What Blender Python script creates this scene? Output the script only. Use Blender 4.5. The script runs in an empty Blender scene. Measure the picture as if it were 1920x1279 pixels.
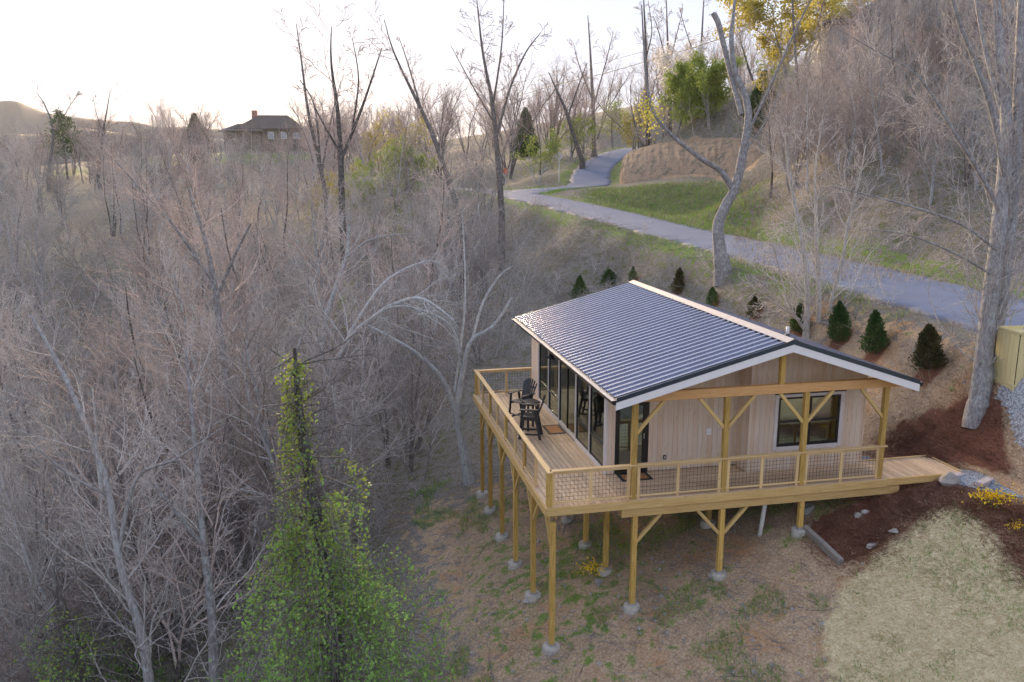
import bpy, bmesh, math, random
import numpy as np
from mathutils import Vector, Matrix
random.seed(11)
rng = np.random.default_rng(11)
scene = bpy.context.scene
col = scene.collection

# ---------------------------------------------------------------- camera
CAM = np.array([-5.017, -19.258, 8.45]); YAW = math.radians(12.078); PITCH = math.radians(11.693); FPX = 1561.6
FW = np.array([math.sin(YAW)*math.cos(PITCH), math.cos(YAW)*math.cos(PITCH), -math.sin(PITCH)])
RT = np.array([math.cos(YAW), -math.sin(YAW), 0.0]); UP = np.cross(RT, FW)
cam_d = bpy.data.cameras.new("camera"); cam = bpy.data.objects.new("camera", cam_d); col.objects.link(cam)
cam_d.sensor_width = 36.0; cam_d.lens = FPX/1920*36.0; cam_d.clip_start = 0.1; cam_d.clip_end = 30000
cam.matrix_world = Matrix(((RT[0], UP[0], -FW[0], CAM[0]), (RT[1], UP[1], -FW[1], CAM[1]), (RT[2], UP[2], -FW[2], CAM[2]), (0, 0, 0, 1)))
scene.camera = cam

# ---------------------------------------------------------------- sky, sun, exposure
SUN_EL = math.radians(6.0); SUN_AZ = math.radians(-3.6)      # azimuth from +Y towards +X
world = bpy.data.worlds.new("World"); scene.world = world; world.use_nodes = True
wn = world.node_tree.nodes; wl = world.node_tree.links; wn.clear()
sky = wn.new("ShaderNodeTexSky"); sky.sky_type = 'NISHITA'; sky.sun_disc = False
sky.sun_elevation = SUN_EL; sky.sun_rotation = SUN_AZ; sky.altitude = 600; sky.air_density = 1.0; sky.dust_density = 1.2; sky.ozone_density = 1.5
hsv = wn.new("ShaderNodeHueSaturation"); hsv.inputs["Saturation"].default_value = 1.1
veil = wn.new("ShaderNodeMixRGB"); veil.blend_type = 'ADD'; veil.inputs[0].default_value = 1.0
veil.inputs[2].default_value = (1.68, 1.84, 2.3, 1)       # an even veil of thin high cloud
dim = wn.new("ShaderNodeMixRGB"); dim.blend_type = 'MULTIPLY'; dim.inputs[0].default_value = 1.0; dim.inputs[2].default_value = (.034, .034, .034, 1)
bg = wn.new("ShaderNodeBackground"); bg.inputs["Strength"].default_value = 0.10
wo = wn.new("ShaderNodeOutputWorld")
wl.new(sky.outputs[0], hsv.inputs["Color"]); wl.new(hsv.outputs[0], dim.inputs[1]); wl.new(dim.outputs[0], veil.inputs[1]); wl.new(veil.outputs[0], bg.inputs["Color"]); wl.new(bg.outputs[0], wo.inputs["Surface"])
sun_d = bpy.data.lights.new("sun", 'SUN'); sun_d.energy = 5.0; sun_d.angle = math.radians(22); sun_d.color = (1.0, 0.72, 0.43)
sun = bpy.data.objects.new("sun", sun_d); col.objects.link(sun)
sdir = Vector((math.sin(SUN_AZ)*math.cos(SUN_EL), math.cos(SUN_AZ)*math.cos(SUN_EL), math.sin(SUN_EL)))
sun.rotation_euler = sdir.to_track_quat('Z', 'Y').to_euler(); sun.location = (0, 0, 60)
vs = scene.view_settings
vs.view_transform = 'Standard'; vs.look = 'None'; vs.gamma = 1.0; vs.use_curve_mapping = False; vs.exposure = 2.2
scene.cycles.use_denoising = True; scene.cycles.denoiser = 'OPENIMAGEDENOISE'; scene.cycles.denoising_input_passes = 'RGB_ALBEDO_NORMAL'; scene.cycles.denoising_prefilter = 'NONE'
scene.cycles.max_bounces = 6; scene.cycles.diffuse_bounces = 3; scene.cycles.glossy_bounces = 3; scene.cycles.transmission_bounces = 4
scene.cycles.transparent_max_bounces = 8; scene.cycles.volume_bounces = 0; scene.cycles.caustics_reflective = False; scene.cycles.caustics_refractive = False

HAZE = 1.0e-4

# ---------------------------------------------------------------- helpers
def ray(u, v): return FW + RT*((u-960)/FPX) - UP*((v-639.5)/FPX)
def at(u, v, d): return CAM + ray(u, v)*d                       # point seen at photo pixel (u, v), d metres in front
def tag(o, label=None, cat=None, group=None, kind=None):
    if label: o["label"] = label
    if cat: o["category"] = cat
    if group: o["group"] = group
    if kind: o["kind"] = kind
    return o
def link(o, parent=None):
    col.objects.link(o)
    if parent is not None: o.parent = parent
    return o
def empty(name, loc=(0, 0, 0), label=None, cat=None, group=None, parent=None, rz=0.0):
    o = bpy.data.objects.new(name, None); o.empty_display_size = .2; o.location = loc; o.rotation_euler = (0, 0, rz)
    link(o, parent); return tag(o, label, cat, group)
def mesh_np(name, V, F4=None, F3=None, smooth=False, mat=None):
    V = np.asarray(V, np.float32); me = bpy.data.meshes.new(name)
    n4 = 0 if F4 is None else len(F4); n3 = 0 if F3 is None else len(F3)
    me.vertices.add(len(V)); me.vertices.foreach_set("co", V.ravel())
    lo = []
    if n4: lo.append(np.asarray(F4, np.int32).ravel())
    if n3: lo.append(np.asarray(F3, np.int32).ravel())
    lo = np.concatenate(lo); me.loops.add(len(lo)); me.loops.foreach_set("vertex_index", lo)
    st = np.concatenate([np.arange(n4, dtype=np.int32)*4, n4*4+np.arange(n3, dtype=np.int32)*3])
    me.polygons.add(n4+n3); me.polygons.foreach_set("loop_start", st)
    me.polygons.foreach_set("use_smooth", np.full(n4+n3, smooth)); me.update(calc_edges=True)
    if mat: me.materials.append(mat)
    return me
def mobj(name, me, parent=None, loc=(0, 0, 0), rot=(0, 0, 0)):
    o = bpy.data.objects.new(name, me); o.location = loc; o.rotation_euler = rot; return link(o, parent)
def poly(name, verts, faces, mat, parent=None, smooth=False):
    me = bpy.data.meshes.new(name); me.from_pydata([tuple(map(float, v)) for v in verts], [], faces); me.materials.append(mat)
    if smooth: me.polygons.foreach_set("use_smooth", [True]*len(me.polygons))
    me.update(); return mobj(name, me, parent)
_box = {}
def box_mesh(sx, sy, sz, mat, bev=0.004):
    k = (round(sx, 3), round(sy, 3), round(sz, 3), mat.name, bev)
    if k not in _box:
        bm = bmesh.new(); bmesh.ops.create_cube(bm, size=1.0); bmesh.ops.scale(bm, vec=(sx, sy, sz), verts=bm.verts)
        if bev and min(sx, sy, sz) > 3*bev: bmesh.ops.bevel(bm, geom=list(bm.edges), offset=bev, segments=1, affect='EDGES')
        me = bpy.data.meshes.new("box"); bm.to_mesh(me); bm.free(); me.materials.append(mat); _box[k] = me
    return _box[k]
def box(name, lo, hi, mat, parent=None, bev=0.004):
    """axis-aligned block; grain along its longest side (object x)."""
    lo = np.array(lo, float); hi = np.array(hi, float); s = hi-lo; c = (lo+hi)/2; ax = int(np.argmax(s))
    if ax == 0: dims, rot = (s[0], s[1], s[2]), (0, 0, 0)
    elif ax == 1: dims, rot = (s[1], s[0], s[2]), (0, 0, math.pi/2)
    else: dims, rot = (s[2], s[1], s[0]), (0, -math.pi/2, 0)
    return mobj(name, box_mesh(*dims, mat, bev), parent, tuple(c), rot)
def beam(name, p0, p1, w, h, mat, parent=None, bev=0.004):
    """timber from p0 to p1, w wide sideways, h deep."""
    p0 = Vector(p0); p1 = Vector(p1); d = p1-p0; x = d.normalized()
    y = Vector((0, 0, 1)).cross(x)
    y = Vector((0, 1, 0)) if y.length < 1e-4 else y.normalized()
    z = x.cross(y); o = mobj(name, box_mesh(d.length, w, h, mat, bev), parent)
    o.matrix_local = Matrix.Translation((p0+p1)/2) @ Matrix((x, y, z)).transposed().to_4x4()
    return o
def cylinder(name, p0, p1, r0, r1, mat, parent=None, n=14, smooth=True):
    p0 = np.array(p0, float); p1 = np.array(p1, float); d = p1-p0; d /= np.linalg.norm(d)
    a = np.cross(d, (0, 0, 1)); a = np.array((1., 0, 0)) if np.linalg.norm(a) < 1e-4 else a/np.linalg.norm(a); b = np.cross(d, a)
    V = []
    for p, r in ((p0, r0), (p1, r1)):
        for k in range(n): t = 2*math.pi*k/n; V.append(p+r*(math.cos(t)*a+math.sin(t)*b))
    F = [(k, (k+1) % n, n+(k+1) % n, n+k) for k in range(n)]+[tuple(range(n))[::-1], tuple(range(n, 2*n))]
    o = poly(name, V, F, mat, parent)
    if smooth: o.data.polygons.foreach_set("use_smooth", [True]*n+[False]*2)
    return o

# ---------------------------------------------------------------- materials
def mat(name, base=(.5, .5, .5), rough=.7, metal=0.0, spec=.5):
    m = bpy.data.materials.new(name); m.use_nodes = True; b = m.node_tree.nodes["Principled BSDF"]
    b.inputs["Base Color"].default_value = (*base, 1); b.inputs["Roughness"].default_value = rough; b.inputs["Metallic"].default_value = metal
    b.inputs["Specular IOR Level"].default_value = spec
    return m
def N(m, t, **kw):
    n = m.node_tree.nodes.new(t)
    for k, v in kw.items():
        if k in n.inputs.keys(): n.inputs[k].default_value = v
        else: setattr(n, k, v)
    return n
def L(m, a, b): m.node_tree.links.new(a, b)
def BS(m): return m.node_tree.nodes["Principled BSDF"]
def ramp(m, fac, stops):
    r = N(m, "ShaderNodeValToRGB"); e = r.color_ramp.elements
    e[0].position, e[0].color = stops[0][0], (*stops[0][1], 1); e[1].position, e[1].color = stops[-1][0], (*stops[-1][1], 1)
    for p, c in stops[1:-1]: x = e.new(p); x.color = (*c, 1)
    L(m, fac, r.inputs[0]); return r.outputs[0]
def noise(m, vec, scale, detail=3, rough=.55):
    n = N(m, "ShaderNodeTexNoise", Scale=scale, Detail=detail, Roughness=rough)
    if vec is not None: L(m, vec, n.inputs["Vector"])
    return n.outputs["Fac"]
def mixc(m, fac, a, b, mode='MIX'):
    x = N(m, "ShaderNodeMixRGB", blend_type=mode)
    for i, s in ((0, fac), (1, a), (2, b)):
        if isinstance(s, (int, float)): x.inputs[i].default_value = s
        elif isinstance(s, tuple): x.inputs[i].default_value = (*s, 1)
        else: L(m, s, x.inputs[i])
    return x.outputs[0]
def mth(m, op, a, b=0.0, clamp=False):
    x = N(m, "ShaderNodeMath", operation=op); x.use_clamp = clamp
    for i, s in ((0, a), (1, b)):
        if isinstance(s, (int, float)): x.inputs[i].default_value = s
        else: L(m, s, x.inputs[i])
    return x.outputs[0]
def bump(m, h, strength=.3, dist=.02):
    b = N(m, "ShaderNodeBump", Strength=strength, Distance=dist); L(m, h, b.inputs["Height"]); L(m, b.outputs[0], BS(m).inputs["Normal"])
def objco(m, scale=(1, 1, 1)):
    t = N(m, "ShaderNodeTexCoord"); mp = N(m, "ShaderNodeMapping"); mp.inputs["Scale"].default_value = scale
    # shift every piece by its own random amount so that no two show the same grain
    oi = N(m, "ShaderNodeObjectInfo"); sc = mth(m, 'MULTIPLY', oi.outputs["Random"], 37.0); cb = N(m, "ShaderNodeCombineXYZ")
    for i in range(3): L(m, sc, cb.inputs[i])
    L(m, t.outputs["Object"], mp.inputs["Vector"]); L(m, cb.outputs[0], mp.inputs["Location"]); return mp.outputs[0], oi.outputs["Random"]
def wood(name, a, b, c, rough=.7, knots=True, vary=.25):
    m = mat(name, a, rough, spec=.3); v, rnd = objco(m, (1.3, 22, 22))
    g = noise(m, v, 1.6, 5, .65); colr = ramp(m, g, [(.3, a), (.52, b), (.72, c)])
    if knots:
        t = N(m, "ShaderNodeMapping"); t.inputs["Scale"].default_value = (2.2, 7, 7); L(m, v, t.inputs["Vector"])
        tc, _ = objco(m, (2.6, 8, 8)); vo = N(m, "ShaderNodeTexVoronoi", Scale=1.0); L(m, tc, vo.inputs["Vector"])
        k = mth(m, 'LESS_THAN', vo.outputs["Distance"], .085); colr = mixc(m, mth(m, 'MULTIPLY', k, .6), colr, tuple(x*.35 for x in a))
    br = mth(m, 'ADD', mth(m, 'MULTIPLY', rnd, vary), 1-vary/2); colr = mixc(m, 1.0, colr, mixc(m, 1.0, (1, 1, 1), br, 'MULTIPLY'), 'MULTIPLY')
    L(m, colr, BS(m).inputs["Base Color"]); bump(m, g, .25, .004); return m
def flat(name, base, rough=.6, metal=0., var=.12, scale=6., spec=.5):
    m = mat(name, base, rough, metal, spec); v, rnd = objco(m); f = noise(m, v, scale, 4)
    c = ramp(m, f, [(.25, tuple(x*(1-var) for x in base)), (.75, tuple(min(1, x*(1+var)) for x in base))]); L(m, c, BS(m).inputs["Base Color"]); return m

M = {}
M['post'] = wood('treated_post_wood', (.34, .205, .05), (.52, .335, .095), (.64, .45, .17), vary=.4)
M['brace'] = wood('brace_wood', (.50, .33, .11), (.58, .41, .17), (.55, .42, .2))
M['rail'] = wood('rail_wood', (.58, .38, .17), (.68, .49, .26), (.74, .56, .33))
M['deck'] = wood('deck_board_wood', (.47, .33, .215), (.62, .465, .325), (.70, .56, .42), .65, vary=.34)
M['fascia'] = wood('fascia_wood', (.50, .31, .11), (.60, .41, .17), (.66, .48, .24))
M['beam'] = wood('porch_beam_wood', (.56, .29, .10), (.66, .38, .16), (.72, .46, .23))
M['board'] = wood('landscape_timber', (.20, .18, .16), (.27, .25, .23), (.33, .31, .29))
M['box'] = wood('new_pine', (.62, .52, .24), (.72, .62, .33), (.76, .68, .42))
def siding():
    m = mat('whitewashed_siding', (.6, .5, .45), .75, spec=.25); v, rnd = objco(m, (1.0, 16, 16)); g = noise(m, v, 1.5, 5, .65)
    base = ramp(m, rnd, [(0, (.76, .62, .50)), (.2, (.66, .47, .33)), (.4, (.76, .66, .58)), (.6, (.64, .45, .30)), (.8, (.78, .66, .55)), (1, (.70, .54, .42))])
    c = mixc(m, .45, base, ramp(m, g, [(.3, (.52, .39, .28)), (.7, (.78, .70, .62))]))
    tc, _ = objco(m, (2.2, 9, 9)); vo = N(m, "ShaderNodeTexVoronoi", Scale=1.0); L(m, tc, vo.inputs["Vector"])
    c = mixc(m, mth(m, 'MULTIPLY', mth(m, 'LESS_THAN', vo.outputs["Distance"], .10), .45), c, (.22, .15, .12))
    L(m, c, BS(m).inputs["Base Color"]); bump(m, g, .15, .003); return m
M['siding'] = siding()
M['white'] = flat('white_paint', (.78, .78, .80), .45, var=.04)
M['trim'] = flat('pale_trim', (.66, .63, .64), .5, var=.08)
M['black'] = flat('black_frame', (.012, .012, .014), .35, var=.3)
M['dark'] = flat('dark_steel', (.02, .025, .035), .3, .6, var=.3)
M['roof'] = flat('roof_sheet_metal', (.37, .39, .48), .27, 1.0, var=.06, scale=2.)
M['flash'] = flat('edge_flashing', (.06, .085, .12), .3, .7, var=.15)
M['ridgecap'] = flat('ridge_cap_metal', (.56, .51, .48), .45, .75, var=.08)
M['gutterlid'] = flat('gutter_guard', (.52, .50, .48), .4, .7, var=.15)
M['wire'] = flat('black_wire', (.02, .02, .02), .4, .5)
M['furn'] = flat('charcoal_plastic_lumber', (.028, .032, .040), .42, var=.25, scale=20)
M['plaster'] = flat('interior_plaster', (.62, .62, .58), .8, var=.05)
M['floorin'] = wood('interior_floor', (.30, .19, .10), (.38, .25, .14), (.43, .30, .18), .4)
M['concrete'] = flat('footing_concrete', (.46, .44, .41), .9, var=.2, scale=9)
M['rock'] = flat('pale_rock', (.33, .31, .30), .9, var=.3, scale=7)
M['block'] = flat('cinder_block', (.33, .34, .33), .95, var=.15, scale=30)
M['pvc'] = flat('white_pvc', (.75, .76, .76), .4, var=.05)
M['coir'] = flat('coir_mat', (.42, .20, .08), .95, var=.25, scale=40)
M['rubber'] = flat('rubber_mat', (.02, .022, .028), .8, var=.3)
M['blue'] = flat('blue_tubing', (.02, .10, .55), .4, var=.1)
M['steel'] = flat('steel_rod', (.6, .6, .62), .35, .8)
M['bark'] = None
def glass():
    m = bpy.data.materials.new('window_glass'); m.use_nodes = True; nt = m.node_tree; nt.nodes.clear()
    o = nt.nodes.new("ShaderNodeOutputMaterial"); tr = nt.nodes.new("ShaderNodeBsdfTransparent"); tr.inputs[0].default_value = (.70, .84, .78, 1)
    gl = nt.nodes.new("ShaderNodeBsdfGlossy"); gl.inputs["Roughness"].default_value = .01; gl.inputs[0].default_value = (.8, .92, .88, 1)
    fr = nt.nodes.new("ShaderNodeFresnel"); fr.inputs[0].default_value = 3.6
    mx = nt.nodes.new("ShaderNodeMixShader"); nt.links.new(fr.outputs[0], mx.inputs[0]); nt.links.new(tr.outputs[0], mx.inputs[1]); nt.links.new(gl.outputs[0], mx.inputs[2])
    nt.links.new(mx.outputs[0], o.inputs[0]); return m
M['glass'] = glass()
# ---------------------------------------------------------------- terrain
ROAD = np.array([(18.3, -60, 1.2), (18.4, -25, 2.2), (18.5, -10, 2.7), (18.5, 0, 3.05), (18.8, 6, 3.25), (19.0, 12, 3.42), (19.2, 18, 3.58), (19.1, 26, 3.8), (18.7, 34, 4.05), (18.3, 44, 4.4), (17.6, 56, 4.85), (16.4, 70, 5.35), (14.6, 84, 5.7), (12.6, 96, 5.75), (9.5, 110, 5.6)])
BR = np.array([tuple(at(u, v, d)) for u, v, d in ((1100, 347, 109), (1106, 333, 117), (1113, 318, 125), (1126, 305, 133), (1146, 293, 141), (1170, 283.5, 150), (1196, 278, 158), (1235, 274, 166))])
def smooth_path(P, n):
    P = np.asarray(P, float); t = np.arange(len(P)); tt = np.linspace(0, len(P)-1, n); out = np.zeros((n, P.shape[1]))
    for i, q in enumerate(tt):
        k = min(int(q), len(P)-2); f = q-k; p0, p1, p2, p3 = P[max(k-1, 0)], P[k], P[k+1], P[min(k+2, len(P)-1)]
        out[i] = .5*((2*p1)+(-p0+p2)*f+(2*p0-5*p1+4*p2-p3)*f*f+(-p0+3*p1-3*p2+p3)*f**3)
    return out
BR = np.r_[np.array([(15.3, 77, 5.53), (17.6, 80.5, 5.62), (20.5, 84, 5.85)]), BR]
ROADS = smooth_path(ROAD, 220); BRS = smooth_path(BR, 120)
RW, BW = 2.85, 2.7
def path_normals(P):
    t = np.gradient(P[:, :2], axis=0); t /= np.linalg.norm(t, axis=1)[:, None]; return np.stack([t[:, 1], -t[:, 0]], 1)
_c = []
def cp(*a): _c.append(a)
def cq(u, v, d): _c.append(tuple(at(u, v, d)))
for p in ((.18, .1, -4.02), (2.45, .1, -3.1), (4.91, .1, -2.44), (7.28, .1, -1.36), (.2, 2.23, -3.68), (.2, 4.58, -3.85), (.2, 6.73, -3.9), (.2, 8.88, -3.85), (.2, 10.57, -3.9), (2.3, 2, -3.0), (2.3, 3.93, -3.1), (2.3, 5.94, -3.1),
          (9.7, 0, -.55), (9.9, 2.2, -.3), (9.9, 5, -.2), (9.9, 11, -.2), (6, 11, -1.9), (6, 5, -1.9), (11.5, -.1, -.13), (12.3, .7, -.08), (12.3, 2.6, .45), (13.9, 1.3, 1.35), (15.0, 1.4, 1.9), (13.4, -1.2, .5),
          (14, 4, 1.97), (14, 6.8, 1.9), (14, 9, 1.87), (14, 15.7, 1.63), (14, 20.2, 1.46), (14, 24.7, 1.5), (12.5, 32.5, .9), (10, 30.5, .5), (10.8, -1.35, -.32), (5.67, -4.2, -3.0), (9, -5.6, -1.6), (2, -5, -4.6), (12, -6, -.3), (15, -4, 1.3),
          (-2, 0, -4.8), (-5, -2, -6.2), (-3, 6, -5.0), (-3, 12, -4.9), (-8, -10, -7.3), (-12, 4, -8), (-14, -9, -9), (-24, 18, -9.5), (-30, -2, -12), (-20, -18, -10), (-5, -19, -7), (6, -14, -4.8), (14, -14, -1.0), (-42, 38, -10), (-20, 45, -6), (-6, 28, -4.6), (2, 40, -1.6), (0, 20, -4.3), (6, 20, -1.7), (7, 30, -.4), (-62, 90, -6), (-80, 20, -16), (-60, -20, -16), (11, 48, 1.6), (8, 62, 2.6), (3, 78, 2.5)): cp(*p)
for u, v, d in ((900, 450, 78), (700, 455, 84), (500, 455, 88), (200, 480, 85), (0, 500, 80), (850, 390, 120), (600, 390, 125), (300, 390, 125), (50, 400, 120), (700, 330, 170), (400, 335, 170), (100, 345, 165),
                (1340, 338, 86), (1250, 341, 92), (1180, 346, 100), (1450, 345, 74), (1340, 400, 62), (1200, 385, 80), (1420, 420, 55), (1400, 262, 98), (1300, 262, 104), (1230, 270, 112), (1410, 325, 88), (1320, 331, 94), (1240, 337, 98), (1190, 338, 104),
                (1600, 430, 44), (1600, 350, 51), (1600, 270, 58), (1600, 200, 66), (1600, 150, 74), (1500, 400, 52), (1500, 300, 66), (1500, 220, 80), (1750, 470, 40), (1750, 370, 45), (1750, 270, 52), (1750, 180, 60), (1750, 112, 74), (1880, 520, 35), (1880, 400, 40), (1880, 250, 48), (1880, 125, 58), (1900, 100, 85), (1990, 200, 50), (2100, 300, 45),
                (1560, 112, 88), (1780, 125, 92), (1640, 124, 92), (1450, 160, 100), (1330, 205, 120), (1200, 245, 150), (1240, 235, 175), (1000, 285, 175), (850, 292, 185), (700, 290, 205), (620, 284, 225), (500, 275, 232), (430, 278, 228), (330, 293, 215), (240, 306, 205), (150, 316, 200), (0, 328, 205), (-150, 335, 215), (1040, 330, 118), (1030, 300, 140), (1120, 280, 165)): cq(u, v, d)
for P, w in ((ROAD, RW+.5), (BR, BW+.4)):
    for p, nn in zip(P, path_normals(P)):
        for s in (-w, 0, w): cp(p[0]+nn[0]*s, p[1]+nn[1]*s, p[2])
_c = np.array(_c); SC = 40.0
def _phi(r2): return np.where(r2 > 0, .5*r2*np.log(np.maximum(r2, 1e-12)), 0)
def _tps_fit():
    X = _c[:, :2]/SC; n = len(X); K = _phi(((X[:, None]-X[None])**2).sum(-1)); K[np.arange(n), np.arange(n)] += 2e-4
    Pm = np.c_[np.ones(n), X]; A = np.zeros((n+3, n+3)); A[:n, :n] = K; A[:n, n:] = Pm; A[n:, :n] = Pm.T
    return np.linalg.solve(A, np.r_[_c[:, 2], 0, 0, 0])
_w = _tps_fit()
def _hash_noise(x, y, s, seed):
    x = x/s+seed*17.3; y = y/s+seed*5.1; xi = np.floor(x); yi = np.floor(y); fx = x-xi; fy = y-yi; fx = fx*fx*(3-2*fx); fy = fy*fy*(3-2*fy)
    def h(a, b): q = np.sin(a*127.1+b*311.7+seed*74.7)*43758.5453; return q-np.floor(q)
    return (h(xi, yi)*(1-fx)+h(xi+1, yi)*fx)*(1-fy)+(h(xi, yi+1)*(1-fx)+h(xi+1, yi+1)*fx)*fy-.5
def road_near(x, y):
    sh = x.shape; x = x.ravel(); y = y.ravel(); d = np.full(x.shape, 1e9); z = np.zeros(x.shape); m = np.nonzero((x > -5) & (x < 62) & (y > -72) & (y < 175))[0]
    if len(m):
        xs, ys = x[m].astype(np.float32), y[m].astype(np.float32); dd = np.full(len(m), 1e9, np.float32); zz = np.zeros(len(m))
        for P, w in ((ROADS, RW), (BRS, BW)):
            P32 = P.astype(np.float32)
            for a in range(0, len(m), 20000):
                q = (xs[a:a+20000, None]-P32[None, :, 0])**2+(ys[a:a+20000, None]-P32[None, :, 1])**2; j = q.argmin(1); v = np.sqrt(q[np.arange(len(j)), j])-w; k = v < dd[a:a+20000]
                dd[a:a+20000] = np.where(k, v, dd[a:a+20000]); zz[a:a+20000] = np.where(k, P[j, 2], zz[a:a+20000])
        d[m] = dd; z[m] = zz
    return d.reshape(sh), z.reshape(sh)
def road_dist(x, y): return road_near(x, y)[0]
def gz(x, y, fine=True):
    x = np.atleast_1d(np.asarray(x, float)); y = np.atleast_1d(np.asarray(y, float)); sh = x.shape; x = x.ravel(); y = y.ravel(); out = np.zeros(len(x)); Xc = _c[:, :2]/SC; n = len(Xc)
    for a in range(0, len(x), 8000):
        xs = x[a:a+8000]/SC; ys = y[a:a+8000]/SC; r2 = (xs[:, None]-Xc[None, :, 0])**2+(ys[:, None]-Xc[None, :, 1])**2
        out[a:a+8000] = _phi(r2)@_w[:n]+_w[n]+_w[n+1]*xs+_w[n+2]*ys
    dep = (x-CAM[0])*FW[0]+(y-CAM[1])*FW[1]; r = np.hypot(x-5, y-40); t = np.clip((np.maximum(dep, r*.85)-215)/140, 0, 1); t = t*t*(3-2*t)
    out = np.clip(out, -22, 24)*(1-t)+(-28+_hash_noise(x, y, 260, 3)*22)*t
    rdd, rz = road_near(x, y); k = np.clip((rdd-.5)/2.6, 0, 1); k = k*k*(3-2*k); out = out*k+(rz-.02)*(1-k)
    if fine:
        rd = np.clip((rdd-.6)/3, 0, 1)
        nearh = np.clip(np.maximum(np.abs(x-6)-7.5, np.abs(y-5)-8)/4, 0.12, 1)
        out += rd*nearh*(_hash_noise(x, y, 6, 1)*.5+_hash_noise(x, y, 1.7, 2)*.16)
    return out.reshape(sh)
def g1(x, y): return float(gz(x, y)[0])
def hit(u, v, dmax=320.):
    """where the line of sight through photo pixel (u, v) meets the ground"""
    r = ray(u, v); ds = np.geomspace(6, dmax, 260); P = CAM[None]+r[None]*ds[:, None]; below = P[:, 2] < gz(P[:, 0], P[:, 1], False)
    i = int(np.argmax(below)); d0, d1 = ds[max(i-1, 0)], ds[i]
    for _ in range(14):
        dm = (d0+d1)/2; p = CAM+r*dm
        if p[2] < gz(p[0], p[1], False)[0]: d1 = dm
        else: d0 = dm
    p = CAM+r*d1; return np.array((p[0], p[1], g1(p[0], p[1])))
def in_poly(x, y, P):
    P = np.asarray(P); c = np.zeros(x.shape, bool); j = len(P)-1
    for i in range(len(P)):
        xi, yi, xj, yj = P[i, 0], P[i, 1], P[j, 0], P[j, 1]
        c ^= ((yi > y) != (yj > y)) & (x < (xj-xi)*(y-yi)/(yj-yi+1e-12)+xi); j = i
    return c
def pix_poly(L_): return np.array([hit(u, v)[:2] for u, v in L_])
# surface zones, measured on the ground
Z_STRAW = np.r_[pix_poly([(1785, 945), (1735, 965), (1690, 992), (1640, 1040), (1585, 1090), (1558, 1130), (1552, 1200), (1550, 1279)]), np.array([(4.6, -7), (4.4, -14), (16, -14), (16, -7.5)]), pix_poly([(1915, 1080), (1880, 1010), (1830, 965)])]
Z_MULCH_OLD = [np.array([(9.7, -.25), (7.7, -.1), (7.4, -.6), (7.9, -2.1), (8.2, -2.45), (8.9, -2.05), (11.0, -1.05), (11.9, -2.0), (12.6, -3.4), (16, -7.6), (17, -4), (14.6, -.6), (12.6, .1), (11.6, -.1)]),
           np.array([(10.4, 1.6), (12.4, 1.45), (13.6, .3), (14.7, .2), (14.9, 1.0), (13.8, 3.2), (12.2, 3.6), (10.9, 3.3)])]
Z_MULCH = [pix_poly([(1640, 935), (1560, 960), (1508, 990), (1575, 1058), (1612, 1058), (1640, 1040), (1690, 992), (1735, 965), (1785, 945), (1830, 965), (1880, 1010), (1915, 1080), (2010, 1150), (2010, 975), (1925, 945), (1860, 935), (1800, 915), (1745, 900), (1700, 905)]), pix_poly([(1655, 880), (1640, 835), (1690, 790), (1760, 768), (1830, 742), (1868, 735), (1884, 790), (1898, 850), (1925, 900), (1850, 882), (1800, 878), (1745, 850)])]
EVERGREEN = [(1742, 692, 1.0), (1641, 662, 1.0), (1573, 641, .95), (1497, 623, .8), (1415, 597, .75), (1335, 575, .72), (1270, 548, .5), (1140, 536, .8), (1087, 557, .72), (1186, 527, .4)]
EVG = [hit(u, v) for u, v, s in EVERGREEN]
Z_LAWNFAR = [np.array([at(u, v, d)[:2] for u, v, d in ((225, 306, 188), (330, 300, 192), (480, 290, 200), (600, 290, 205), (600, 275, 245), (480, 270, 250), (330, 285, 235), (225, 300, 222))]), np.array([at(u, v, d)[:2] for u, v, d in ((60, 325, 178), (170, 320, 180), (160, 312, 200), (60, 318, 200))])]
Z_ISLAND = pix_poly([(1100, 372), (1112, 356), (1200, 349), (1330, 341), (1390, 343), (1440, 440), (1380, 440), (1300, 428), (1200, 400), (1130, 385)])
Z_CLAY = pix_poly([(1168, 335), (1172, 300), (1185, 285), (1240, 270), (1330, 262), (1420, 275), (1420, 318), (1330, 333), (1250, 337)])
NG = 390
gu = np.linspace(-1, 1, NG); B_ = 6.3; A_ = 3800/np.sinh(B_)
gx = 5+A_*np.sinh(B_*gu); gy = 3+A_*np.sinh(B_*gu); GX, GY = np.meshgrid(gx, gy)
GZ = gz(GX.ravel(), GY.ravel()).reshape(GX.shape)
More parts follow.
